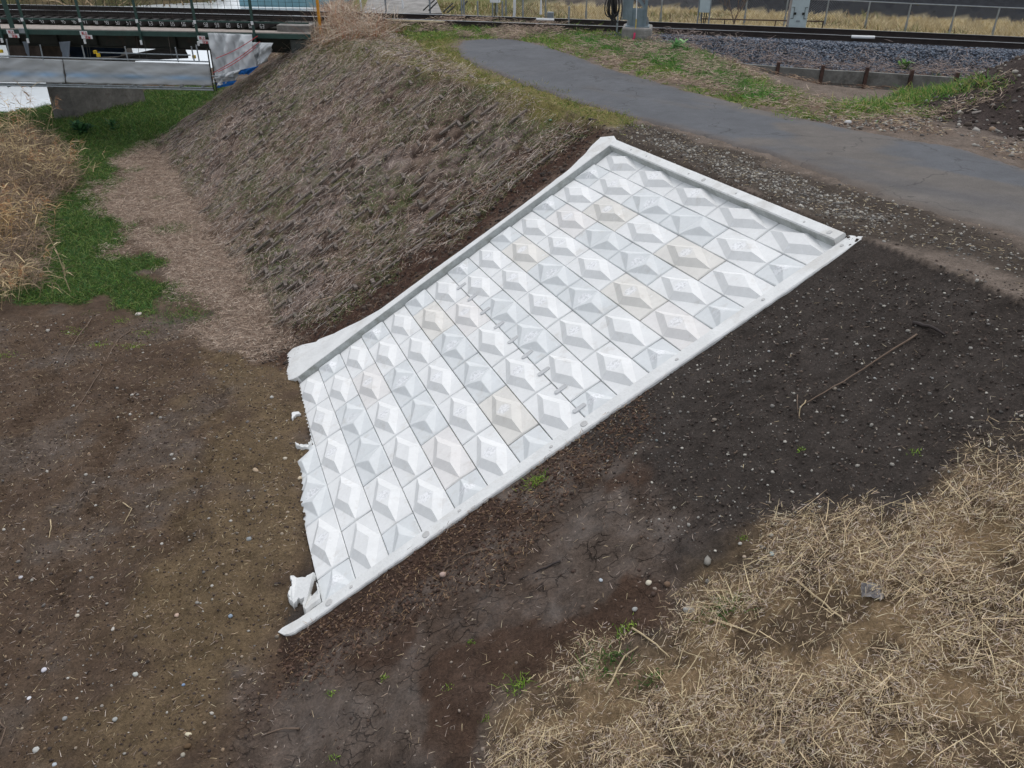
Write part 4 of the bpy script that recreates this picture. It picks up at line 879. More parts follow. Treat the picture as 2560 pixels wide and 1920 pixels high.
# draped sheets
M_sheet = vcol_mat('sheeting', .75, .2, .12)
def sheet(name, corners, off0, cols, label, cat, fold=.07, nx_=46, ny_=18, seed=0, parent=None, sag=0.):
    """corners: photo px TL,TR,BR,BL on the upright surface at off0 (one number or four)"""
    o4 = off0 if isinstance(off0, (list, tuple)) else [off0] * 4
    P = [onv(x, y, o) for (x, y), o in zip(corners, o4)]; vs = []; cc = []
    for j in range(ny_):
        for i in range(nx_):
            a, b = i / (nx_ - 1), j / (ny_ - 1); p = (P[0] * (1 - a) + P[1] * a) * (1 - b) + (P[3] * (1 - a) + P[2] * a) * b
            w = float(fbm(np.array([a * 5 + b * 2.2 + seed]), np.array([b * 1.6 - a * 1.2 + seed]), 1.2, 3, seed)[0]) - .5
            w2 = float(fbm(np.array([a * 22 - b * 6]), np.array([b * 3 + seed]), 1., 2, seed + 3)[0]) - .5
            d = (w * 2 * fold + w2 * fold * .5) * min(1, b * 4 + .25)
            p = p - np.array([N_.x, N_.y, 0]) * d; p[2] -= sag * math.sin(math.pi * a) * (1 - b)
            vs.append(p); cc.append(cols(a, b, w))
    idx_ = np.arange(nx_ * ny_).reshape(ny_, nx_); fq = np.stack([idx_[:-1, :-1], idx_[1:, :-1], idx_[1:, 1:], idx_[:-1, 1:]], -1).reshape(-1, 4)
    c0 = np.mean(vs, 0); o = link(name, np_mesh(name, np.array(vs) - c0, fq, np.array(cc), True), M_sheet, parent, c0)
    so = o.modifiers.new('thickness', 'SOLIDIFY'); so.thickness = .006
    return tag(o, label, cat)
def greyc(a, b, w):
    c = lin(188, 192, 194) * (1 + w * .5) * (1 - .10 * (abs(b - .48) < .012)); return c
def bluec(a, b, w):
    k = math.exp(-((b - .66) / .11) ** 2) * (.4 + .6 * math.sin(a * 9 + .5) ** 2) * .75; return greyc(a, b, w) * (1 - k) + lin(150, 190, 226) * k
sheet('mesh_sheet', [(-60, 141), (156, 149), (163, 207), (-60, 203)], 2.05, bluec, 'grey mesh sheet on the left bay of the hanging scaffold', 'sheet', seed=2)
sheet('mesh_sheet', [(157, 149), (523, 160), (530, 215), (166, 207)], 2.05, bluec, 'long grey mesh sheet along the right bay of the hanging scaffold', 'sheet', nx_=80, seed=5)
sheet('tarpaulin', [(519, 82), (629, 86), (640, 172), (534, 206)], [1.6, 1.6, 1.9, 2.3], greyc, 'big grey tarpaulin hanging from the bridge with red straps', 'tarpaulin', .22, seed=9)
sheet('tarpaulin', [(622, 106), (684, 107), (664, 156), (600, 180)], [1.5, 1.3, 1.6, 2.0], greyc, 'bunched grey tarpaulin bulging out under the bridge end', 'tarpaulin', .25, 30, 18, seed=12)
sheet('tarpaulin', [(534, 190), (604, 172), (590, 202), (546, 214)], [2.3, 2.1, 2.1, 2.4], greyc, 'crumpled lower grey tarpaulin beside the scaffold end', 'tarpaulin', .25, 26, 14, seed=15)
bl = lambda a, b, w: lin(34, 98, 168) * (1 + w)
sheet('blue_sheet', [(590, 178), (648, 164), (622, 186), (598, 186)], 2.15, bl, 'upper blue plastic sheet peeping out under the grey tarpaulin', 'sheet', .08, 16, 8, seed=17)
sheet('blue_sheet', [(536, 208), (592, 201), (582, 212), (545, 220)], 2.25, bl, 'lower blue plastic sheet bunched at the scaffold foot', 'sheet', .08, 16, 8, seed=18)
wh = lambda a, b, w: lin(150, 160, 174) * (1 + w * .4)
sheet('wrapping_sheet', [(56, 104), (70, 104), (74, 143), (70, 143)], .4, wh, 'narrow white wrapping sheet on the left of the pier head', 'sheet', .03, 8, 10, seed=21)
sheet('wrapping_sheet', [(147, 105), (176, 103), (174, 146), (158, 146)], .4, wh, 'wide white wrapping sheet on the right of the pier head', 'sheet', .05, 10, 10, seed=22)
nv = lambda a, b, w: lin(26, 38, 56) * (1 + w)
sheet('navy_sheet', [(174, 103), (330, 106), (300, 140), (176, 147)], -.6, nv, 'dark navy sheet hung under the bridge right of the pier', 'sheet', .1, 24, 10, seed=23)
gb = lambda a, b, w: lin(100, 98, 100) * (1 + w * .4)
sheet('inner_sheet', [(255, 150), (460, 108), (470, 146), (245, 156)], -1.6, gb, 'far grey sheet inside the scaffold seen through the bridge', 'sheet', .1, 24, 10, seed=24)
# scaffold
sc_ = empty('hanging_scaffold', onv(260, 212, 2.1), 'hanging steel pipe scaffold under the bridge wrapped in grey sheets', 'scaffold')
m = MB()
m.tube([onv(x, 140 + x * .0275, 2.12) for x in (-60, 100, 250, 400, 523)], .024, 8); m.build('guard_pipe', M_galv, sc_)
m = MB(); m.tube([onv(x, 131 + (x - 245) * .03, 1.4) for x in (245, 350, 476)], .022, 8); m.build('guard_pipe', M_galv, sc_)
for x, y0, y1 in ((16, 98, 142), (100, 112, 147), (205, 114, 146), (312, 116, 150), (438, 118, 153), (478, 116, 152), (490, 112, 150)):
    m = MB(); m.tube([onv(x, y0, 2.1), onv(x + 8, y1 + 2, 2.1)], .024, 8); m.build('upright_pipe', M_galv, sc_)
for dx in (0, 7):
    m = MB(); m.tube([onv(518 + dx, 122, 2.15), onv(535 + dx, 228, 2.3)], .024, 8); m.build('upright_pipe', M_girder, sc_)
for yy, of in ((0, 2.0), (5, 2.3), (2, 1.0), (3, .2)):
    m = MB(); m.tube([onv(x, 208 + yy + max(0, x) * .023, of) for x in (-60, 100, 300, 535)], .024, 8); m.build('ledger_pipe', M_galv, sc_)
for x in (20, 75, 130, 195, 258, 320, 340, 395, 448, 505):
    m = MB(); a = onv(x, 217, 2.25); b = onv(x + 24, 209, .3); m.tube([a, b], .024, 8); m.build('cross_pipe', M_galv, sc_)
m = MB(); m.tube([onv(530, 190, 2.3), onv(585, 191, 2.3)], .022, 8); m.build('ledger_pipe', M_galv, sc_)
m = MB()
for x, y in ((238, 130), (246, 138), (3, 128), (485, 142)): m.box(onv(x, y, 1.9), (.10, .08, .10), RT)
m.build('clamp', M_yellow, sc_)
m = MB()
for a, b in (((540, 146), (644, 90)), ((533, 182), (650, 104)), ((545, 180), (640, 118))):
    pts = [onv(a[0] + (b[0] - a[0]) * t, a[1] + (b[1] - a[1]) * t + 5 * math.sin(math.pi * t), 2.35 - .5 * t) for t in np.linspace(0, 1, 8)]; m.tube(pts, .011, 5)
tag(m.build('red_strap', M_red, None, onv(590, 130, 2.2)), 'thin red straps tied across the hanging grey tarpaulin', 'strap')
for x in (212, 218, 340, 358, 420): 
    m = MB(); m.tube([onv(x, 88, 1.2), onv(x + 10, 148, 1.8)], .008, 5); m.build('hanger_chain', M_girder, sc_)
# warning signs under the deck
FNT = None
def sign(px, py, label, w=30, h=9):
    c = onv(px, py, 1.55); s = px_m(c); root = empty('warning_sign', c, label, 'sign', 'red and white warning signs')
    m = MB(); m.box(c + np.array([-4 * s, 0, 4.2 * s]), (20 * s, .01, h * s), RT); m.box(c + np.array([2 * s, -.004, -4.8 * s]), (w * s, .01, h * s), RT); m.build('board', M_white, root)
    for txt, dx, dz, k in (('頭上', -9, 1.0, 8), ('注意', -3, -8.2, 8)):
        cu = bpy.data.curves.new('sign_text', 'FONT'); cu.body = txt; cu.size = k * s * 1.0; cu.extrude = .002; cu.offset = .002
        to = bpy.data.objects.new('sign_text', cu); COL.objects.link(to); cu.materials.append(M_red); to.parent = root
        bpy.context.view_layer.update(); tm = bpy.data.meshes.new_from_object(to.evaluated_get(bpy.context.evaluated_depsgraph_get())); tm.name = 'sign_text'
        bpy.data.objects.remove(to); tm.materials.clear(); to = link('sign_text', tm, M_red, root)
        to.location = (dx * s, -.014, dz * s); to.rotation_euler = (math.radians(90), 0, math.atan2(T_.y, T_.x))
sign(31, 84, 'leftmost red and white warning sign under the bridge walkway, beside a grey box')
sign(214, 87, 'middle red and white warning sign hanging below the green railing post')
sign(508, 99, 'warning sign half hidden by the hanging grey tarpaulin')
m = MB(); m.box(onv(57, 77, 1.5), (.26, .06, .15), RT); tag(m.build('junction_box', M_galv, None, onv(57, 77, 1.5)), 'small grey box below the walkway near the left edge', 'box')
# catenary mast, foundation, coil, pole
def upright(name, px, ybase, zb, hgt, r, mat, label, cat, group=None, n=8, parts=None):
    b = at(px, ybase, zb); m = MB(); m.tube([b - [0, 0, .3], b + [0, 0, hgt]], r, n); o = m.build(name, mat, None, b); return tag(o, label, cat, group), b
fb_ = at(1587, 119, -5.02); f0 = fb_ + np.array([.10, .45, 0])
m = MB(); m.box(f0 + [0, 0, .13], (.98, .95, .86), RT, .94); o = m.build('mast_foundation', M_cgrey, None, f0, bevel=.05); tag(o, 'rough concrete foundation block under the grey blue mast', 'foundation')
mt = f0 + np.array([0, 0, .56]); root = empty('catenary_mast', mt, 'grey blue lattice railway mast bolted to a concrete block', 'mast')
m = MB(); m.box(mt + [0, -.14, .25], (.44, .02, .50), RT); m.box(mt + [0, .14, .25], (.44, .02, .50), RT); m.box(mt + [0, 0, .015], (.74, .5, .03), RT)
for k in range(7):
    for sx in (-1, 1): m.box(Vector(mt) + T_ * (.19 * sx) - N_ * .155 + Vector((0, 0, .05 + k * .066)), (.022, .02, .022), RT)
m.build('base_plate', M_mast, root)
for sx in (-1, 1):
    for sy in (-1, 1):
        m = MB(); b = Vector(mt) + T_ * .225 * sx + N_ * .17 * sy; m.bar(b, b + Vector((0, 0, 8)), .075, .012, up=N_); m.bar(b - T_ * .03 * sx, b - T_ * .03 * sx + Vector((0, 0, 8)), .012, .07, up=N_); m.build('leg', M_mast, root)
for sy in (-1, 1):
    m = MB()
    for k in range(14):
        a = Vector(mt) + T_ * (-.22 if k % 2 else .22) + N_ * .185 * sy + Vector((0, 0, .5 + k * .5)); b = Vector(mt) + T_ * (.22 if k % 2 else -.22) + N_ * .185 * sy + Vector((0, 0, 1. + k * .5)); m.bar(a, b, .05, .01, up=N_)
    m.build('lattice', M_mast, root)
for sx in (-1, 1):
    for q in (-.1, .12):
        m = MB(); p = Vector(mt) + T_ * .32 * sx + N_ * q; m.bar(p, p + Vector((0, 0, .17)), .03, .03); m.bar(p - T_ * .06 * sx, p - T_ * .06 * sx + Vector((0, 0, .26)), .015, .1, up=T_); m.box(p - T_ * .03 * sx, (.12, .09, .05), RT)
        m.build('anchor_bolt', M_galv, root)
m = MB(); c = onv(1569, 20, 3.35); m.box(c, (.26, .03, .62), RT); m.build('side_plate', M_mast, root)
# coil of black cable
c = onv(1538, -12, 3.6); root = empty('cable_coil', c, 'coil of thick black cable hanging left of the mast', 'cable')
for k in range(9):
    m = MB(); cx_ = random.uniform(-.11, .13); w = random.uniform(.06, .17); L_ = random.uniform(.55, .82); y0 = random.uniform(-.06, .06)
    m.tube([Vector(c) + T_ * (cx_ + w * math.sin(t) * (1 - .3 * math.cos(t))) + N_ * (y0 + .03 * math.sin(2 * t + k)) + Vector((0, 0, -.25 - L_ * .5 * (1 - math.cos(t)) + .35)) for t in np.linspace(0, 2 * math.pi, 22)], .017, 6); m.build('loop', M_black, root)
m = MB()
for q in (-.07, -.03, .02): m.tube([Vector(c) + T_ * q + Vector((0, 0, .4)), Vector(c) + T_ * (q + .01) + Vector((0, 0, -.3)), Vector(c) + T_ * (q + .01) + Vector((0, 0, -.78))], .024, 6)
m.bar(Vector(c) + T_ * -.1 + Vector((0, 0, .38)), Vector(c) + T_ * .7 + Vector((0, 0, .38)), .04)
m.build('cable_tail', M_black, root)
b = at(1586, 112, -4.95) + np.array([0, -.05, 0]); s = px_m(b); root = empty('survey_pole', b, 'thin yellow and white pole with a pink ribbon leaning on the mast foundation', 'pole')
m = MB(); m.tube([b, b + [0, .05, .75]], .013, 8); m.build('lower_pole', M_yellow, root); m = MB(); m.tube([b + [0, .05, .75], b + [-.02, .1, 1.3]], .012, 8); m.build('upper_pole', M_white, root)
m = MB(); m.box(b + [-.03, -.02, .28], (.06, .012, .17)); m.box(b + [-.05, -.025, .20], (.05, .01, .1), Matrix.Rotation(.4, 3, 'Y')); m.build('ribbon', M_pink, root)
# grey posts at the near edge of the tracks
for px, yb, h in ((1541, 97, .82), (1421, 78, .78), (1307, 63, .9), (1256, 58, .72), (1232, 56, .72), (1195, 56, .70), (848, 52, .5), (1155, 52, .7)):
    upright('fence_post', px, yb, -4.95, h, .028, M_galv, 'thin grey steel post standing in weeds at the near edge of the tracks', 'post', 'thin posts along the tracks')
b = at(1284, 58, -4.9); m = MB(); m.tube([b - [0, 0, .1], b + [.0, 0, .1]], .085, 12); m.tube([b + [0, 0, .1], b + [.03, 0, .35], b + [.05, 0, 2.6]], .05, 10); tag(m.build('white_pole', M_white, None, b), 'tall white pole with flared foot standing right of the track posts', 'pole')
upright('marker_post', 905, 46, -4.85, .95, .032, M_white, 'white marker post rising in front of the rails near the bridge end', 'post')
upright('marker_post', 1008, 33, -5.1, .9, .038, M_white, 'white marker post standing behind the rails by the grey slab', 'post')
# relay cabinet and boxes beyond the track
b = onv(1990, 66, -2.1); s = px_m(b); root = empty('relay_cabinet', b, 'large pale green relay cabinet with overhanging roof beyond the rails', 'cabinet')
m = MB(); m.box(b + [0, 0, .46], (.56, .5, .92), RT); m.build('body', M_box, root, bevel=.01)
m = MB(); m.box(b + [.02, -.02, .965], (.72, .6, .10), RT); m.build('roof', M_white, root, bevel=.03)
m = MB(); m.box(Vector(b) - T_ * .285 + Vector((0, 0, .46)), (.02, .5, .88), RT); m.build('side_panel', M_plank, root)
for sx in (-1, 1):
    m = MB(); p = Vector(b) - N_ * .27 + T_ * .17 * sx; m.bar(p + Vector((0, 0, .28)), p + Vector((0, 0, .62)), .012); m.bar(p + Vector((0, 0, .28)), p + T_ * .08 * sx + Vector((0, 0, .28)), .012); m.bar(p + Vector((0, 0, .62)), p + T_ * .08 * sx + Vector((0, 0, .62)), .012)
    m.box(p + T_ * -.04 * sx + Vector((0, 0, .43)), (.07, .04, .07), RT); m.build('handle', M_girder, root)
m = MB(); m.box(Vector(b) - N_ * .262 + Vector((.0, 0, .2)), (.12, .012, .05), RT); m.build('name_plate', M_galv, root)
m = MB(); m.box(b - [0, 0, .06], (.6, .55, .12), RT); m.build('plinth', M_cdark, root)
b = onv(1757, 60, -2.4); root = empty('control_box', b, 'tall pale control box on thin black legs beyond the rails', 'box')
m = MB(); m.box(b + [0, 0, .74], (.34, .25, .72), RT); m.build('body', M_box, root, bevel=.01)
for k in (-.19, .19):
    m = MB(); m.bar(Vector(b) + T_ * k, Vector(b) + T_ * k + Vector((0, 0, 1.3)), .04); m.build('leg', M_galv, root)
m = MB()
for k in (-.08, .02, .1): m.tube([Vector(b) + T_ * k * .6, Vector(b) + T_ * k + Vector((0, 0, .4))], .016, 6)
m.build('cable', M_black, root)
b = onv(1376, 47, -2.0); m = MB(); m.box(b + [0, 0, .11], (.22, .14, .22), RT); m.box(b + [0, -.08, .11], (.15, .01, .17), RT); tag(m.build('small_box', M_galv, None, b), 'small square grey box standing beside the rails behind the white pole', 'box')
b = onv(1352, 36, -2.0); m = MB(); m.tube([b, b + [0, 0, .12], b + [0, 0, .38], b + [0, 0, .46]], .045, 8, .02); tag(m.build('wrapped_post', M_white, None, b), 'short white wrapped post standing just behind the rails', 'post')
b = onv(1238, 6, -1.6); root = empty('cable_box', b, 'white box on twin grey posts with black cable, behind the rails', 'box'); m = MB(); m.box(b + [0, 0, .16], (.34, .2, .32), RT); m.build('body', M_white, root, bevel=.01); m = MB(); m.tube([b + [0, 0, 0], b + [.0, -.1, -.3], b + [-.06, -.1, -.65]], .02, 6); m.build('cable', M_black, root)
b = tp(10.75, .03, -4.62); m = MB(); m.tube([b - np.array(T_) * .34, b + np.array(T_) * .34], .045, 10); tag(m.build('rail_marker', M_white, None, b), 'white tube lying on the head of the near rail', 'marker')
b = onv(1363, 49, -.6); m = MB(); m.tube([b - np.array(T_) * .3, b + np.array(T_) * .3], .035, 8); tag(m.build('white_tube', M_white, None, b), 'white tube lying between the rails behind the weeds', 'marker')
b = onv(934, 28, -2.2); m = MB(); m.tube([b - [0, 0, .1], b + [0, 0, .1]], .09, 12, .07); tag(m.build('marker_dome', M_white, None, b), 'small white rounded cap beyond the rails near the river', 'marker')
b = onv(1060, 53, .3); m = MB(); m.bar(b - np.array(T_) * 1.3, b + np.array(T_) * .7, .08, .04); tag(m.build('timber_board', simple('pale_board', (.5, .42, .28), .8), None, b), 'pale yellow board lying along the near rail', 'board')
# chain link fence
FL = [(-.6, 36.5), (-.24, 36.35), (1.32, 35.75), (2.87, 35.2), (4.22, 34.9), (5.7, 34.75), (7.2, 34.5), (8.79, 34.23), (10.21, 33.87), (11.6, 33.52), (12.96, 33.1), (14.24, 32.6), (15.65, 32.15), (16.96, 31.7), (18.3, 31.3), (19.6, 30.9), (21, 30.4), (22.4, 29.9), (24, 29.4)]
def fz(x, y): return float(H(np.array([x]), np.array([y]), False)[0])
root = empty('chain_link_fence', (FL[9][0], FL[9][1], fz(*FL[9])), 'grey chain link fence along the dry field beyond the railway', 'fence')
m = MB(); mm = MB(); HF = .98
for i, (x, y) in enumerate(FL):
    z = fz(x, y); q = MB(); q.tube([(x, y, z - .2), (x, y, z + .35)], .045, 8); q.tube([(x, y, z + .35), (x, y, z + HF)], .03, 8); q.build('post', M_galv, root)
    if i:
        x0, y0 = FL[i - 1]; z0 = fz(x0, y0); m.tube([(x0, y0, z0 + HF), (x, y, z + HF)], .02, 6); L_ = math.hypot(x - x0, y - y0); n_ = int(L_ / .085); hh = HF - .08
        for k in range(n_):
            for sg in (-1, 1):
                t0 = k / n_; t1 = t0 + sg * hh / L_; te = min(max(t1, 0), 1); fr = abs(te - t0) * L_ / hh
                mm.bar((x0 + (x - x0) * t0, y0 + (y - y0) * t0, z0 + (z - z0) * t0 + .06), (x0 + (x - x0) * te, y0 + (y - y0) * te, z0 + (z - z0) * te + .06 + hh * fr), .0075)
m.build('top_rail', M_galv, root); mm.build('wire_mesh', simple('dull_wire', (.12, .12, .12), .7), root)
# low rusty rail in front of the fence
root = empty('low_rail', onv(1900, 62, -2.9), 'low rusty handrail in the dry grass left of the relay cabinet', 'rail'); m = MB(); pts = [onv(x, 47 + (x - 1755) * .022, -3.0) for x in (1755, 1850, 1950, 2060)]
m.tube(pts, .022, 6); m.build('bar', M_brown, root)
for x in (1812, 1939, 2058): m = MB(); a = onv(x, 48 + (x - 1755) * .022, -3.0); m.tube([a, a - [0, 0, .35]], .02, 6); m.build('post', M_brown, root)
# retaining wall of panels between steel posts
M_panel = simple('plank_concrete', (.19, .195, .18), .9, var=.3, scale=2, bump=.3, var2=(.08, .08, .07)); zt_ = -5.3; root = empty('retaining_wall', WALL[3] - [0, 0, .4], 'low wall of dark concrete planks between rusty steel posts below the ballast', 'wall')
for i in range(len(WALL) - 1):
    sh = np.array([N_.x, N_.y, 0]) * .15; a, b = np.array(WALL[i]) - sh, np.array(WALL[i + 1]) - sh; d = (b - a) / np.linalg.norm(b - a); a2, b2 = a + d * .05, b - d * .05
    m = MB(); m.bar(a2 - [0, 0, .12], b2 - [0, 0, .12], .36, .08, up=N_); m.bar(a2 - [0, 0, .46], b2 - [0, 0, .46], .29, .06, up=N_); m.build('panel', M_panel, root, bevel=.008)
    if i: m = MB(); m.box(a - [0, .02, .25], (.09, .12, .88), RT); m.build('steel_post', M_brown, root)
a, b = np.array(at(1628, 98, -5.0)), np.array(at(1700, 104, -5.0)); m = MB(); m.bar(a, b, .16, .08, up=N_); tag(m.build('trough_cover', M_cgrey, None, (a + b) / 2), 'grey concrete trough edge right of the mast foundation', 'trough')
# concrete slab with leaning steel bars, behind the rails on the left
a = [onv(903, 34, -3.4), onv(1105, 33, -3.4), onv(1085, -14, -8.0), onv(925, -14, -8.0)]
m = MB(); m.add([*a, *[p - np.array([0, 0, .2]) for p in a]], [(0, 1, 2, 3), (7, 6, 5, 4), (0, 4, 5, 1), (1, 5, 6, 2), (2, 6, 7, 3), (3, 7, 4, 0)]); tag(m.build('concrete_slab', M_cgrey, None, a[0]), 'sloping grey concrete slab behind the rails left of centre', 'slab')
for i, (x0, y0, x1, y1) in enumerate(((1058, 26, 1086, 0), (1072, 26, 1092, 6), (1108, 30, 1132, 8), (1118, 32, 1136, 16), (1150, 26, 1168, 2))):
    m = MB(); m.bar(onv(x0, y0, -3.0), onv(x1, y1, -3.3), .06, .03); tag(m.build('leaning_bar', M_girder, None, onv(x0, y0, -3.0)), 'dark steel bar leaning at a slant behind the rails', 'steel bar', 'leaning dark steel bars')
for x in (965, 1075, 1160):
    b = onv(x, 26, -3.1); m = MB(); m.bar(b - [0, 0, .2], b + [0, 0, .7], .06); tag(m.build('steel_stake', M_galv, None, b), 'upright grey stake standing behind the rails near the slab', 'post', 'grey stakes behind the rails')
# distant teal screen on the river
a, b = at(600, 9, -9.3), at(905, 13, -9.3); m = MB(); m.bar(a + [0, 0, .9], b + [0, 0, .9], 2.2, .2, up=(0, 1, 0)); tag(m.build('river_screen', M_teal, None, (a + b) / 2), 'long teal coloured screen across the far river', 'screen')
# bare shrub
b = onv(1835, 60, -2.6); m = MB(); root = empty('bare_shrub', b, 'leafless twiggy shrub beside the fence beyond the rails', 'shrub')
def branch(p, d, L_, r, k):
    q = p + d * L_; m.tube([p, (p + q) / 2 + Vector((random.uniform(-.02, .02), 0, random.uniform(-.02, .02))), q], r, 5, r * .6)
    if k:
        for _ in range(3 if k > 1 else 2):
            e = (d + Vector((random.uniform(-.9, .9), random.uniform(-.5, .5), random.uniform(-.1, .5)))).normalized(); branch(q, e, L_ * random.uniform(.6, .85), r * .62, k - 1)
for _ in range(3): branch(Vector(b), Vector((random.uniform(-.45, .5), random.uniform(-.2, .2), 1)).normalized(), .42, .022, 4)
m.build('branches', M_wood, root)
# ------------------------------------------------------------ old lattice blocks in the bank
m = MB(); d1 = Vector((ES[0], ES[1], 0)).normalized(); d2 = Vector((EX[0], EX[1], 0)).normalized(); o_ = Vector((PO[0], PO[1], 0)); cnt = 0
for i in range(-84, 3):
    for j in range(-3, 16):
        c = o_ + d2 * (i * .36 + .36 * .09) + d1 * ((j - (.5 if i % 2 else 0)) * .62); x, y = np.array([c.x]), np.array([c.y])
        if not inside(x, y, OLD)[0] or sd(x, y, OLD)[0] < .1: continue
        e_ = c + d1 * .15 + d2 * .18; w = float(lattice(np.array([e_.x]), np.array([e_.y]))[0])
        for a0, a1, wd in ((c, c + d1 * random.uniform(.34, .5), .045), (c, c + d2 * random.uniform(.2, .27), .05)):
            if random.random() > .30 + .6 * w: continue
            zs_ = [float(H(np.array([q.x]), np.array([q.y]), False)[0]) for q in (a0, a1)]; up_ = random.uniform(.0, .03) + .012
            m.bar((a0.x, a0.y, zs_[0] + up_), (a1.x, a1.y, zs_[1] + up_), .07, wd, up=(0, 0, 1)); cnt += 1
print('lattice', cnt)
tag(m.build('lattice_blocks', simple('weathered_block', (.15, .125, .108), .95, var=.4, scale=5, bump=.4, var2=(.05, .055, .03)), None, G(700, 500)), 'weathered grid of old concrete lattice blocks showing through the weedy bank', 'lattice blocks', None, 'stuff')

# ------------------------------------------------------------ reeds, weeds, leafy plants
def reeds(px, py, n, h0, h1, rad, label, lean=(.12, 0), seedc=0, cols=None, back=1.):
    c = G(px, py); root = empty('reed_clump', c, label, 'reeds', 'dry reed clumps'); r = rng.normal(0, rad, (n, 2)) * np.array([1., back]); B0 = np.c_[c[0] + r[:, 0], c[1] + r[:, 1]]; z = H(B0[:, 0], B0[:, 1])
    P = np.c_[B0, z]; D = np.c_[rng.normal(lean[0], .16, n), rng.normal(lean[1], .14, n), np.ones(n)]; D /= np.linalg.norm(D, axis=1, keepdims=True); Ln = rng.uniform(h0, h1, n)
    Bn = np.c_[rng.normal(.15, .2, n), rng.normal(0, .15, n), -rng.uniform(0, .25, n)] * Ln[:, None] * .5
    cols = cols or [(174, 154, 120), (148, 132, 106), (190, 172, 138), (120, 106, 88)]; loc = c
    ribbons('stems', P, D, Ln, np.full(n, .013), Bn, pal(n, cols, .2), parent=root, loc=loc)
    L0 = []; k = 8
    t = rng.uniform(.25, 1., (n, k)); base = P[:, None] + D[:, None] * (Ln[:, None] * t)[..., None] + Bn[:, None] * (t ** 2)[..., None]; base = base.reshape(-1, 3); m_ = len(base)
    a = rng.uniform(0, 6.28, m_); LD = np.c_[np.cos(a) * .8 + .15, np.sin(a) * .7, rng.uniform(.3, 1.1, m_)]; LD /= np.linalg.norm(LD, axis=1, keepdims=True); LL_ = rng.uniform(.22, .55, m_)
    ribbons('foliage', base, LD, LL_, rng.uniform(.012, .024, m_), np.c_[np.zeros((m_, 2)), -LL_ * rng.uniform(.2, .8, m_)], pal(m_, cols + [(206, 186, 144)], .2), parent=root, mat=M_leaf, loc=loc, tip=.08)
    q = rng.uniform(size=n) < .45; tp_ = (P + D * Ln[:, None] + Bn)[q]; kk = 14; T0 = np.repeat(tp_, kk, 0); m2_ = len(T0); PD = np.c_[rng.normal(.35, .3, m2_), rng.normal(0, .3, m2_), rng.uniform(-.3, .8, m2_)]; PD /= np.linalg.norm(PD, axis=1, keepdims=True)
    T0 = T0 - np.repeat(D[q], kk, 0) * rng.uniform(0, .25, m2_)[:, None]
    ribbons('seed_heads', T0, PD, rng.uniform(.08, .2, m2_), np.full(m2_, .008), np.c_[np.zeros((m2_, 2)), -rng.uniform(.02, .1, m2_)], pal(m2_, [(156, 112, 78), (176, 134, 96), (132, 96, 70)], .2), parent=root, loc=loc)
reeds(20, 430, 75, 1.5, 2.7, .75, 'tall golden dry reeds at the left edge just below the bridge', (.10, -.05), back=.9)
reeds(105, 470, 45, 1.0, 1.9, .55, 'bushy dry reeds leaning over the green grass near the pier', (.3, -.1))
reeds(-20, 610, 70, 1.1, 1.9, .65, 'middle clump of rusty dry reeds at the left edge', (.22, -.05), cols=[(176, 148, 108), (152, 126, 92), (192, 166, 124), (126, 106, 82)])
reeds(20, 745, 30, .5, 1.2, .45, 'lowest sparse clump of dry reeds beside the bare mud', (.3, 0))
TG = np.array([G(x, y) for x, y in ((-60, 730), (-60, 380), (60, 330), (170, 380), (170, 480), (110, 520), (90, 600), (110, 720))])
P = scatter(TG, 700, .3, .5); P[:, 2] += rng.uniform(0, .55, len(P)) ** 1.5; A = lying(P, .2, .7, .006, .011, [(140, 122, 106), (118, 102, 90), (160, 138, 110), (96, 84, 72)], 1, tilt=1.5); A[0][:, 2] = P[:, 2]
ribbons('reed_litter', *A, label='tangled grey brown fallen reeds between the standing clumps', cat='reed litter')
for px, py, h, ang, lb in ((164, 690, 1.25, .12, 'single broken pale reed standing in green grass with hanging leaves'), (176, 730, .75, -.05, 'short pale broken reed standing in grass near the mud'), (190, 420, 1.0, .3, 'thin dry reed standing in grass right of the bushy clump')):
    c = G(px, py); root = empty('dead_reed', c, lb, 'reed'); m = MB(); m.tube([c, c + [-.03, 0, h * .5], c + [-ang * h, 0, h]], .013, 6, .008); m.build('stem', simple('pale_reed', (.45, .36, .22), .8), root)
    n = 7; t = rng.uniform(.4, 1, n); P = np.array([c + [-ang * h * q ** 2, 0, h * q] for q in t]); D = np.c_[rng.normal(.4, .5, n), rng.normal(0, .3, n), rng.uniform(0, .8, n)]; D /= np.linalg.norm(D, axis=1, keepdims=True)
    ribbons('foliage', P, D, rng.uniform(.2, .4, n), np.full(n, .02), np.c_[np.zeros((n, 2)), np.full(n, -.15)], pal(n, STRAW, .1), parent=root, loc=c)
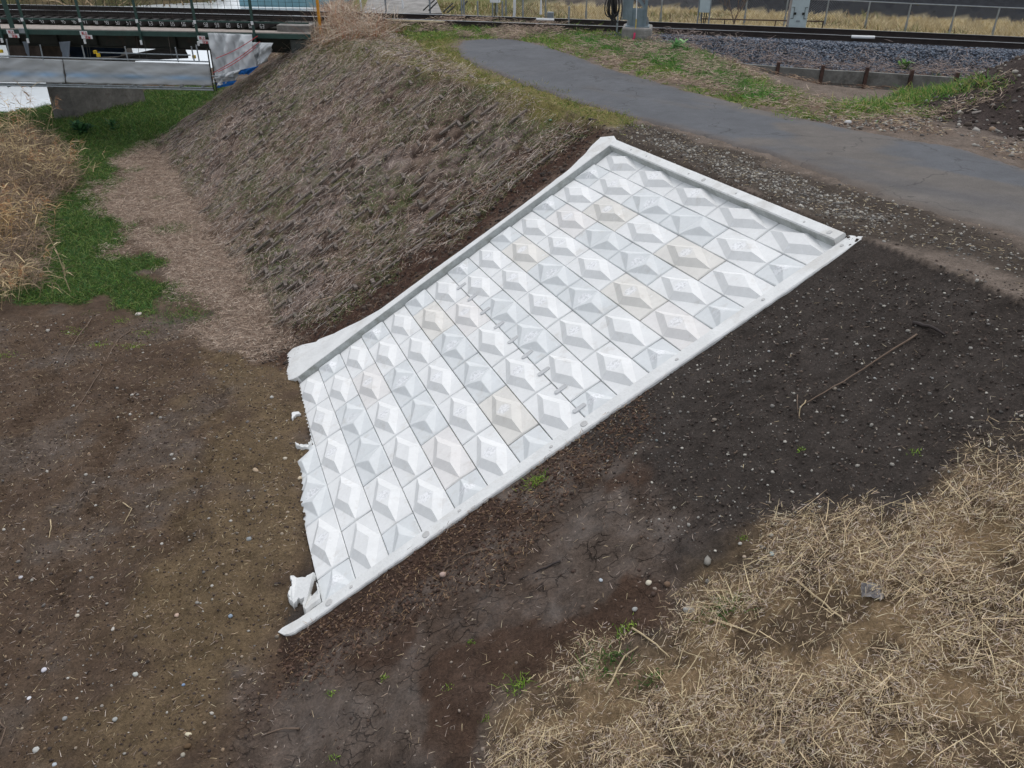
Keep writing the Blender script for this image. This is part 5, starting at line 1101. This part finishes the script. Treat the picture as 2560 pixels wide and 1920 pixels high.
def leafy(px, py, R_, n, cols, label, name='leafy_plant', w=.35, up=.5, cat='plant', z=None, hgt=.0, grp=None):
    c = G(px, py); a = rng.uniform(0, 6.28, n); e = rng.uniform(.1, 1.3, n) * up + .15; D = np.c_[np.cos(a), np.sin(a), e * 1.3]; D /= np.linalg.norm(D, axis=1, keepdims=True); L_ = rng.uniform(.5, 1., n) * R_
    P = c + np.c_[rng.normal(0, R_ * .25, (n, 2)), rng.uniform(0, max(hgt, .01), n)]; V = []; Fc = []; sidev = np.cross(D, [0, 0, 1.]); sidev /= np.linalg.norm(sidev, axis=1, keepdims=True)
    for i in range(n):
        prof = ((0, .15), (.25, .8), (.55, 1.), (.8, .7), (1., .08)); b = len(V); dr = rng.uniform(.1, .5)
        for t, q in prof:
            p = P[i] + D[i] * L_[i] * t - np.array([0, 0, dr * L_[i] * t * t]); s_ = sidev[i] * L_[i] * w * .5 * q; V += [p - s_, p - np.array([0, 0, .12 * q * w * L_[i]]), p + s_]
        for k in range(4): r0, r1 = b + 3 * k, b + 3 * k + 3; Fc += [(r0, r0 + 1, r1 + 1, r1), (r0 + 1, r0 + 2, r1 + 2, r1 + 1)]
    o = link(name, np_mesh(name, np.array(V) - c, Fc, np.repeat(pal(n, cols, .18), 15, 0), True), M_leaf, None, c); return tag(o, label, cat, grp)
BR = [(96, 140, 84), (118, 158, 100), (78, 122, 70), (134, 168, 116)]; DK_ = [(58, 96, 60), (74, 112, 72), (44, 80, 50)]
leafy(205, 338, .42, 90, DK_, 'large dark leafy plant in the grass just in front of the bridge pier', up=.9, hgt=.35)
leafy(287, 332, .28, 40, DK_, 'leafy weed with a tall flowering stem under the bridge', up=1., hgt=.4)
leafy(1694, 132, .30, 70, BR, 'bright broad leaved plant right of the mast foundation', up=.9, hgt=.25)
leafy(1592, 124, .22, 44, BR, 'bright leafy plant against the front of the mast foundation', up=.9, hgt=.15)
leafy(2258, 176, .24, 60, [(84, 120, 60), (66, 100, 48), (104, 136, 76)], 'small round green bush above the dark concrete plank wall', up=1.1, hgt=.22)
def tuft(px, py, R_, n, cols, label, grp=None, h=.09):
    c = G(px, py); P = np.c_[c[0] + rng.normal(0, R_, n), c[1] + rng.normal(0, R_ * .7, n)]; P = np.c_[P, H(P[:, 0], P[:, 1])]
    A = standing(P, h * .5, h, .005, .010, cols, .6, .5); o = ribbons('grass_tuft', *A, label=label, cat='grass tuft', kind=None, mat=M_leaf, loc=c)
    if grp: o['group'] = grp
YG = [(120, 150, 56), (96, 132, 46), (142, 164, 74)]; DG = [(66, 104, 46), (88, 122, 58), (54, 88, 40)]
tuft(1340, 1206, .07, 150, YG, 'yellow green grass tuft in brown soil just below the right kerb', None, .10)
tuft(1568, 1572, .06, 70, YG, 'bright small weed at the upper tip of the straw beside cracked mud', None, .07)
tuft(1815, 1522, .10, 160, DG, 'green grass tuft among straw right of the grey cylindrical stone', None, .14)
tuft(1508, 1655, .14, 240, DG, 'wide dark green grass patch at the left edge of the straw', None, .10)
tuft(1630, 1695, .06, 90, DG, 'small dense green tuft in the straw below the wide grass patch', None, .08)
tuft(1295, 1715, .07, 100, YG, 'bright green tuft between the cracked mud and the lower straw', None, .09)
tuft(428, 578, .25, 500, GREEN, 'lone green grass mound on the tan stalks at the foot of the bank', None, .22)
tuft(395, 495, .10, 120, GREEN, 'smaller green tuft on the tan stalks above the lone mound', None, .16)
tuft(470, 790, .35, 700, GREEN, 'wide green grass patch where the tan stalks meet brown soil', None, .14)
tuft(440, 750, .25, 400, GREEN, 'ragged green patch just above the wide patch near the soil', None, .14)
for px, py in ((178, 828), (250, 865), (335, 868), (360, 835), (300, 800), (10, 892)): tuft(px, py, .12, 130, YG, 'low mossy yellow green patch on dark soil of the lower left ground', 'mossy patches on the dark soil', .05)
for px, py in ((960, 1694), (1180, 1605), (1212, 1800), (835, 1900), (830, 1735), (1120, 1720), (2000, 1130), (1860, 1345), (2285, 1130)): tuft(px, py, .025, 26, YG, 'tiny green seedling growing in dark bare soil', 'tiny seedlings in the soil', .05)
# tall dry weeds on the crest next to the bridge end
CR = np.array([G(x, y) for x, y in ((700, 100), (760, 70), (900, 62), (1010, 78), (930, 105), (800, 120), (720, 130))])
P = scatter(CR, 90, .3, .5); A = standing(P, .35, 1.1, .008, .014, [(184, 168, 150), (160, 130, 108), (150, 100, 74), (200, 186, 160)], .28, .25)
P = scatter(CR, 600, .3, .5); A2 = standing(P, .1, .35, .008, .014, [(160, 140, 118), (150, 104, 80), (120, 116, 76)], .6, .5)
P = scatter(CR, 160, .3, .5); A3 = lying(P, .3, .9, .008, .014, [(190, 176, 160), (150, 132, 116)], 4, tilt=1.)
ribbons('tall_dry_weeds', *cat_(A, A2, A3), label='tall tangled dry weeds on the crest beside the bridge end', cat='weeds')
# ------------------------------------------------------------ sticks and stones one can tell apart
def stick(pts, r, mat, label, grp=None, name='twig', h=.015):
    P = [G(x, y) + [0, 0, h + random.uniform(0, .012)] for x, y in pts]; Q = []
    for i in range(len(P) - 1):
        for t in (0, .33, .66): Q.append(P[i] * (1 - t) + P[i + 1] * t + np.array([random.uniform(-.008, .008), random.uniform(-.008, .008), random.uniform(0, .008)]))
    Q.append(P[-1]); c = Q[0]; m = MB(); m.tube(Q, r, 6, r * .5); return tag(m.build(name, mat, None, c, smooth=True), label, 'twig', grp)
stick([(2290, 845), (2215, 885), (2130, 940), (2060, 990), (2000, 1022)], .011, M_wood, 'long thin reddish twig lying across the dark slope')
stick([(1990, 1000), (1994, 1045), (2004, 1056)], .006, M_wood, 'short upright looking twig at the lower end of the long twig')
stick([(2012, 1012), (1998, 1036), (1996, 1052)], .006, simple('straw_stick', (.42, .33, .2), .8), 'pale short straw stick crossing the lower end of the long twig')
stick([(2280, 818), (2320, 826), (2362, 840)], .024, M_dwood, 'dark rotten stick lying above the long twig on the slope')
stick([(232, 800), (196, 842), (172, 880), (158, 920)], .012, M_wood, 'left one of two long curved twigs on the lower left ground')
stick([(328, 831), (296, 852), (250, 936), (205, 1000), (189, 1030)], .012, M_wood, 'right one of two long curved twigs on the lower left ground')
stick([(310, 1264), (330, 1276), (309, 1308)], .009, simple('pale_stick', (.45, .36, .22), .8), 'pale bent straw stick forming a sharp angle on brown ground')
stick([(127, 1300), (126, 1322), (123, 1347)], .010, bpy.data.materials['pale_stick'], 'short straight pale stick standing out on the lower left ground')
stick([(2, 1868), (12, 1822), (0, 1800)], .010, M_wood, 'curved brown twig at the bottom left corner')
stick([(1218, 1376), (1165, 1388), (1113, 1425)], .010, M_wood, 'brown twig on the upper edge of the cracked mud')
stick([(1400, 1405), (1350, 1426), (1298, 1452)], .012, M_dwood, 'dark twig lying across the cracked mud near the dark slope')
stick([(748, 1821), (712, 1822), (654, 1841)], .012, M_wood, 'brown twig on the mud near the bottom edge')
stick([(1065, 1552), (1030, 1556), (1008, 1578)], .009, M_wood, 'thin curved twig in the middle of the cracked mud')
stick([(1580, 1574), (1640, 1618), (1674, 1646)], .011, bpy.data.materials['pale_stick'], 'long pale stalk at the tip of the straw pointing down right')
stick([(1512, 1742), (1562, 1640), (1595, 1620)], .011, bpy.data.materials['pale_stick'], 'long pale bent stalk standing out on the left part of the straw')
stick([(1985, 1450), (2060, 1512), (2120, 1556)], .012, bpy.data.materials['pale_stick'], 'long pale stalk crossing the middle of the straw')
stick([(1762, 1552), (1820, 1568), (1900, 1592)], .011, bpy.data.materials['pale_stick'], 'long pale stalk below the green tuft in the straw')
stick([(1702, 1746), (1706, 1700), (1752, 1634)], .010, bpy.data.materials['pale_stick'], 'slender pale stalk leaning up right in the lower straw')
stick([(2430, 286), (2452, 280)], .03, M_plank, 'pale flat wood piece on the dark soil heap')
stick([(1835, 1135 + 0), (1842, 1128)], .012, M_wood, 'tiny stub of wood at the border of slope and straw')
def rock(px, py, size, col, label, grp=None, flat=.7, name='stone', el=1.):
    import bmesh; c = G(px, py); s_ = px_m(c) * size * .44; bm = bmesh.new(); bmesh.ops.create_icosphere(bm, subdivisions=2, radius=1); sx = random.uniform(.85, 1.1) * el
    sd0 = random.uniform(0, 99)
    for v in bm.verts:
        n = .5 + .5 * float(fbm(np.array([v.co.x * 1.1 + sd0]), np.array([v.co.y * 1.1 + v.co.z * 1.7]), 1.2, 3, 4)[0]) * 2 - .5
        v.co *= .75 + .5 * (n - .3); v.co.x *= sx; v.co.z *= flat
    R_ = Matrix.Rotation(random.uniform(0, 3.14), 3, 'Z'); me = bpy.data.meshes.new(name)
    for v in bm.verts: v.co = R_ @ v.co * s_ * 1.15
    bm.to_mesh(me); bm.free(); a = me.color_attributes.new('Col', 'FLOAT_COLOR', 'POINT'); cc = lin(*col) * .82; a.data.foreach_set('color', np.tile([*cc, 1], len(me.vertices)).astype(np.float32)); me.polygons.foreach_set('use_smooth', [True] * len(me.polygons))
    o = link(name, me, M_stone, None, c + [0, 0, s_ * flat * .35]); return tag(o, label, 'stone' if name == 'stone' else name, grp)
rock(1108, 1438, 22, (196, 172, 160), 'pinkish angular stone on the upper edge of the cracked mud')
rock(1622, 1458, 20, (214, 206, 186), 'cream rounded stone above the straw between mud and dark slope')
rock(1668, 1460, 18, (124, 102, 84), 'brown stone just right of the cream rounded stone')
rock(1724, 1521, 24, (176, 176, 172), 'grey oblong stone at the upper edge of the straw', el=1.5)
rock(1587, 1524, 16, (168, 168, 164), 'grey stone beside a straw end left of the oblong stone')
rock(1443, 1696, 15, (212, 202, 176), 'cream stone beside the wide green patch left of the straw')
rock(1955, 1860, 17, (186, 178, 168), 'pale stone buried in the straw near the bottom edge')
rock(1930, 1384, 15, (186, 204, 204), 'bluish pale pebble at the top of the straw beside tan soil')
rock(1850, 1360, 13, (186, 182, 174), 'grey white pebble on the tan soil patch'); rock(1862, 1388, 12, (178, 160, 140), 'tan pebble on the tan soil patch')
rock(1502, 1456, 12, (192, 200, 206), 'pale bluish pebble on the right part of the mud')
rock(339, 1688, 17, (206, 208, 200), 'round white stone on the olive ground, middle of the lower left')
rock(90, 1872, 20, (196, 196, 190), 'large pale pointed stone near the bottom left corner'); rock(288, 1800, 16, (176, 178, 174), 'grey triangular stone low on the lower left ground')
rock(472, 1838, 14, (226, 216, 186), 'long cream stone on the olive ground near the bottom', el=1.8); rock(470, 1868, 17, (104, 84, 62), 'brown oval stone just below the long cream stone', el=1.4); rock(458, 1890, 14, (170, 164, 150), 'grey oval stone lowest of the three near the bottom')
rock(163, 1798, 15, (160, 160, 158), 'dull grey flat stone left of the triangular stone'); rock(134, 1908, 13, (196, 204, 210), 'white stone at the bottom edge on the left')
rock(441, 1535, 15, (206, 180, 162), 'pale pink stone pair on the olive ground'); rock(623, 1347, 16, (150, 156, 158), 'grey block like stone left of the revetment blocks'); rock(577, 1544, 13, (150, 166, 182), 'blue grey flat stone left of the kerb end')
rock(195, 1545, 12, (204, 196, 180), 'small cream stone on dark ground left of the olive area'); rock(282, 1574, 11, (206, 200, 190), 'small white stone in the middle of the lower left ground')
rock(459, 1714, 11, (140, 164, 196), 'small blue pebble on the olive ground'); rock(713, 1146, 12, (206, 196, 178), 'cream pebble beside the buried edge of the blocks'); rock(750, 1197, 13, (214, 196, 168), 'tan pebble tucked against the scalloped block edge')
rock(639, 1176, 14, (190, 168, 142), 'tan oblong stone on the olive ground left of the blocks', el=1.5); rock(680, 995, 12, (190, 188, 182), 'grey white pebble below the wide mortar foot')
rock(2265, 283, 14, (196, 202, 202), 'pale stone at the left foot of the dark soil heap'); rock(2481, 327, 22, (150, 128, 108), 'large tan stone on the face of the soil heap')
rock(2120, 306, 18, (206, 206, 206), 'white stone on the dirt beyond the road', el=1.4)
rock(346, 786, 20, (214, 204, 196), 'pale broken shell like scrap where grass meets soil', name='scrap', flat=.4); rock(110, 1674, 16, (216, 214, 222), 'crumpled white scrap on dark ground at lower left', name='scrap', flat=.5)
rock(51, 1440, 13, (200, 198, 202), 'small white scrap near the left edge on dark ground', name='scrap', flat=.5); rock(72, 1743, 12, (226, 226, 230), 'bright white flat scrap low on the left ground', name='scrap', flat=.3)
rock(1642, 1098, 9, (120, 128, 126), 'dark greenish pebble on the slope below the kerb plug'); rock(2351, 779, 7, (236, 238, 240), 'tiny bright white chip on the dark slope near the rotten stick', name='scrap', flat=.3)
rock(1643, 532, 6, (214, 226, 222), 'small pale scrap lying on the asphalt near its left edge', name='scrap', flat=.2) if False else rock(1253, 179, 9, (226, 230, 228), 'small white scrap on the asphalt near its far end', name='scrap', flat=.2)
rock(1376, 302, 11, (120, 170, 150), 'small green plastic scrap in the weeds above the revetment corner', name='scrap', flat=.3)
random.seed(5)
for px, py in ((92, 815), (120, 828), (78, 834), (345, 990), (330, 986), (293, 970), (402, 1045), (185, 1018), (326, 1035), (296, 1045), (338, 1050), (380, 1035), (430, 1140), (436, 1150), (504, 1178), (232, 1202), (215, 1188), (240, 1266), (620, 1225), (693, 1228), (720, 1284), (10, 1325), (60, 1325), (706, 1340), (405, 1362), (370, 1543), (170, 1696), (283, 1570), (255, 1765), (240, 1772), (350, 1693), (605, 1645), (512, 1810), (56, 1822), (190, 1872), (400, 1912), (566, 1438), (560, 1420), (576, 1300), (530, 1465)):
    rock(px, py, random.uniform(7, 11), random.choice([(180, 176, 168), (150, 146, 140), (166, 152, 134), (196, 192, 184)]), 'small pale pebble lying on the brown ground left of the blocks', 'small pale pebbles on the left ground')
for px, py in ((1880, 690), (1908, 856), (1922, 880), (2170, 865), (2188, 940), (2052, 700), (1828, 710), (2110, 975), (1660, 1085), (1690, 1150), (1590, 1240), (1800, 1290), (2230, 975), (2400, 890), (2330, 950), (2440, 780), (2470, 800)):
    rock(px, py, random.uniform(6, 9), random.choice([(176, 176, 174), (150, 150, 148), (196, 192, 184)]), 'small grey pebble lying on the dark slope right of the kerb', 'small grey pebbles on the dark slope')
c = G(2178, 1482); m = MB(); vs = []; fs = []
for j in range(7):
    for i in range(8): a, b = i / 7 - .5, j / 6 - .5; vs.append((c[0] + a * .17 + b * .05, c[1] + b * .16 - a * .03, c[2] + .035 + random.uniform(-.02, .03)))
for j in range(6):
    for i in range(7): k = j * 8 + i; fs.append((k, k + 1, k + 9, k + 8))
m.add(vs, fs); o = m.build('rag', simple('grey_rag', (.19, .18, .18), .9), None, c); o.modifiers.new('thickness', 'SOLIDIFY').thickness = .006; tag(o, 'crumpled grey rag lying on the straw', 'rag')
c = P3(np.array(3.93), np.array(.62), .05); m = MB()
for k in range(14):
    p = P3(np.array(3.80 + .017 * k), np.array(.30 + .033 * k), .05 - .0025 * k); m.box(p, (.022, .016, .006))
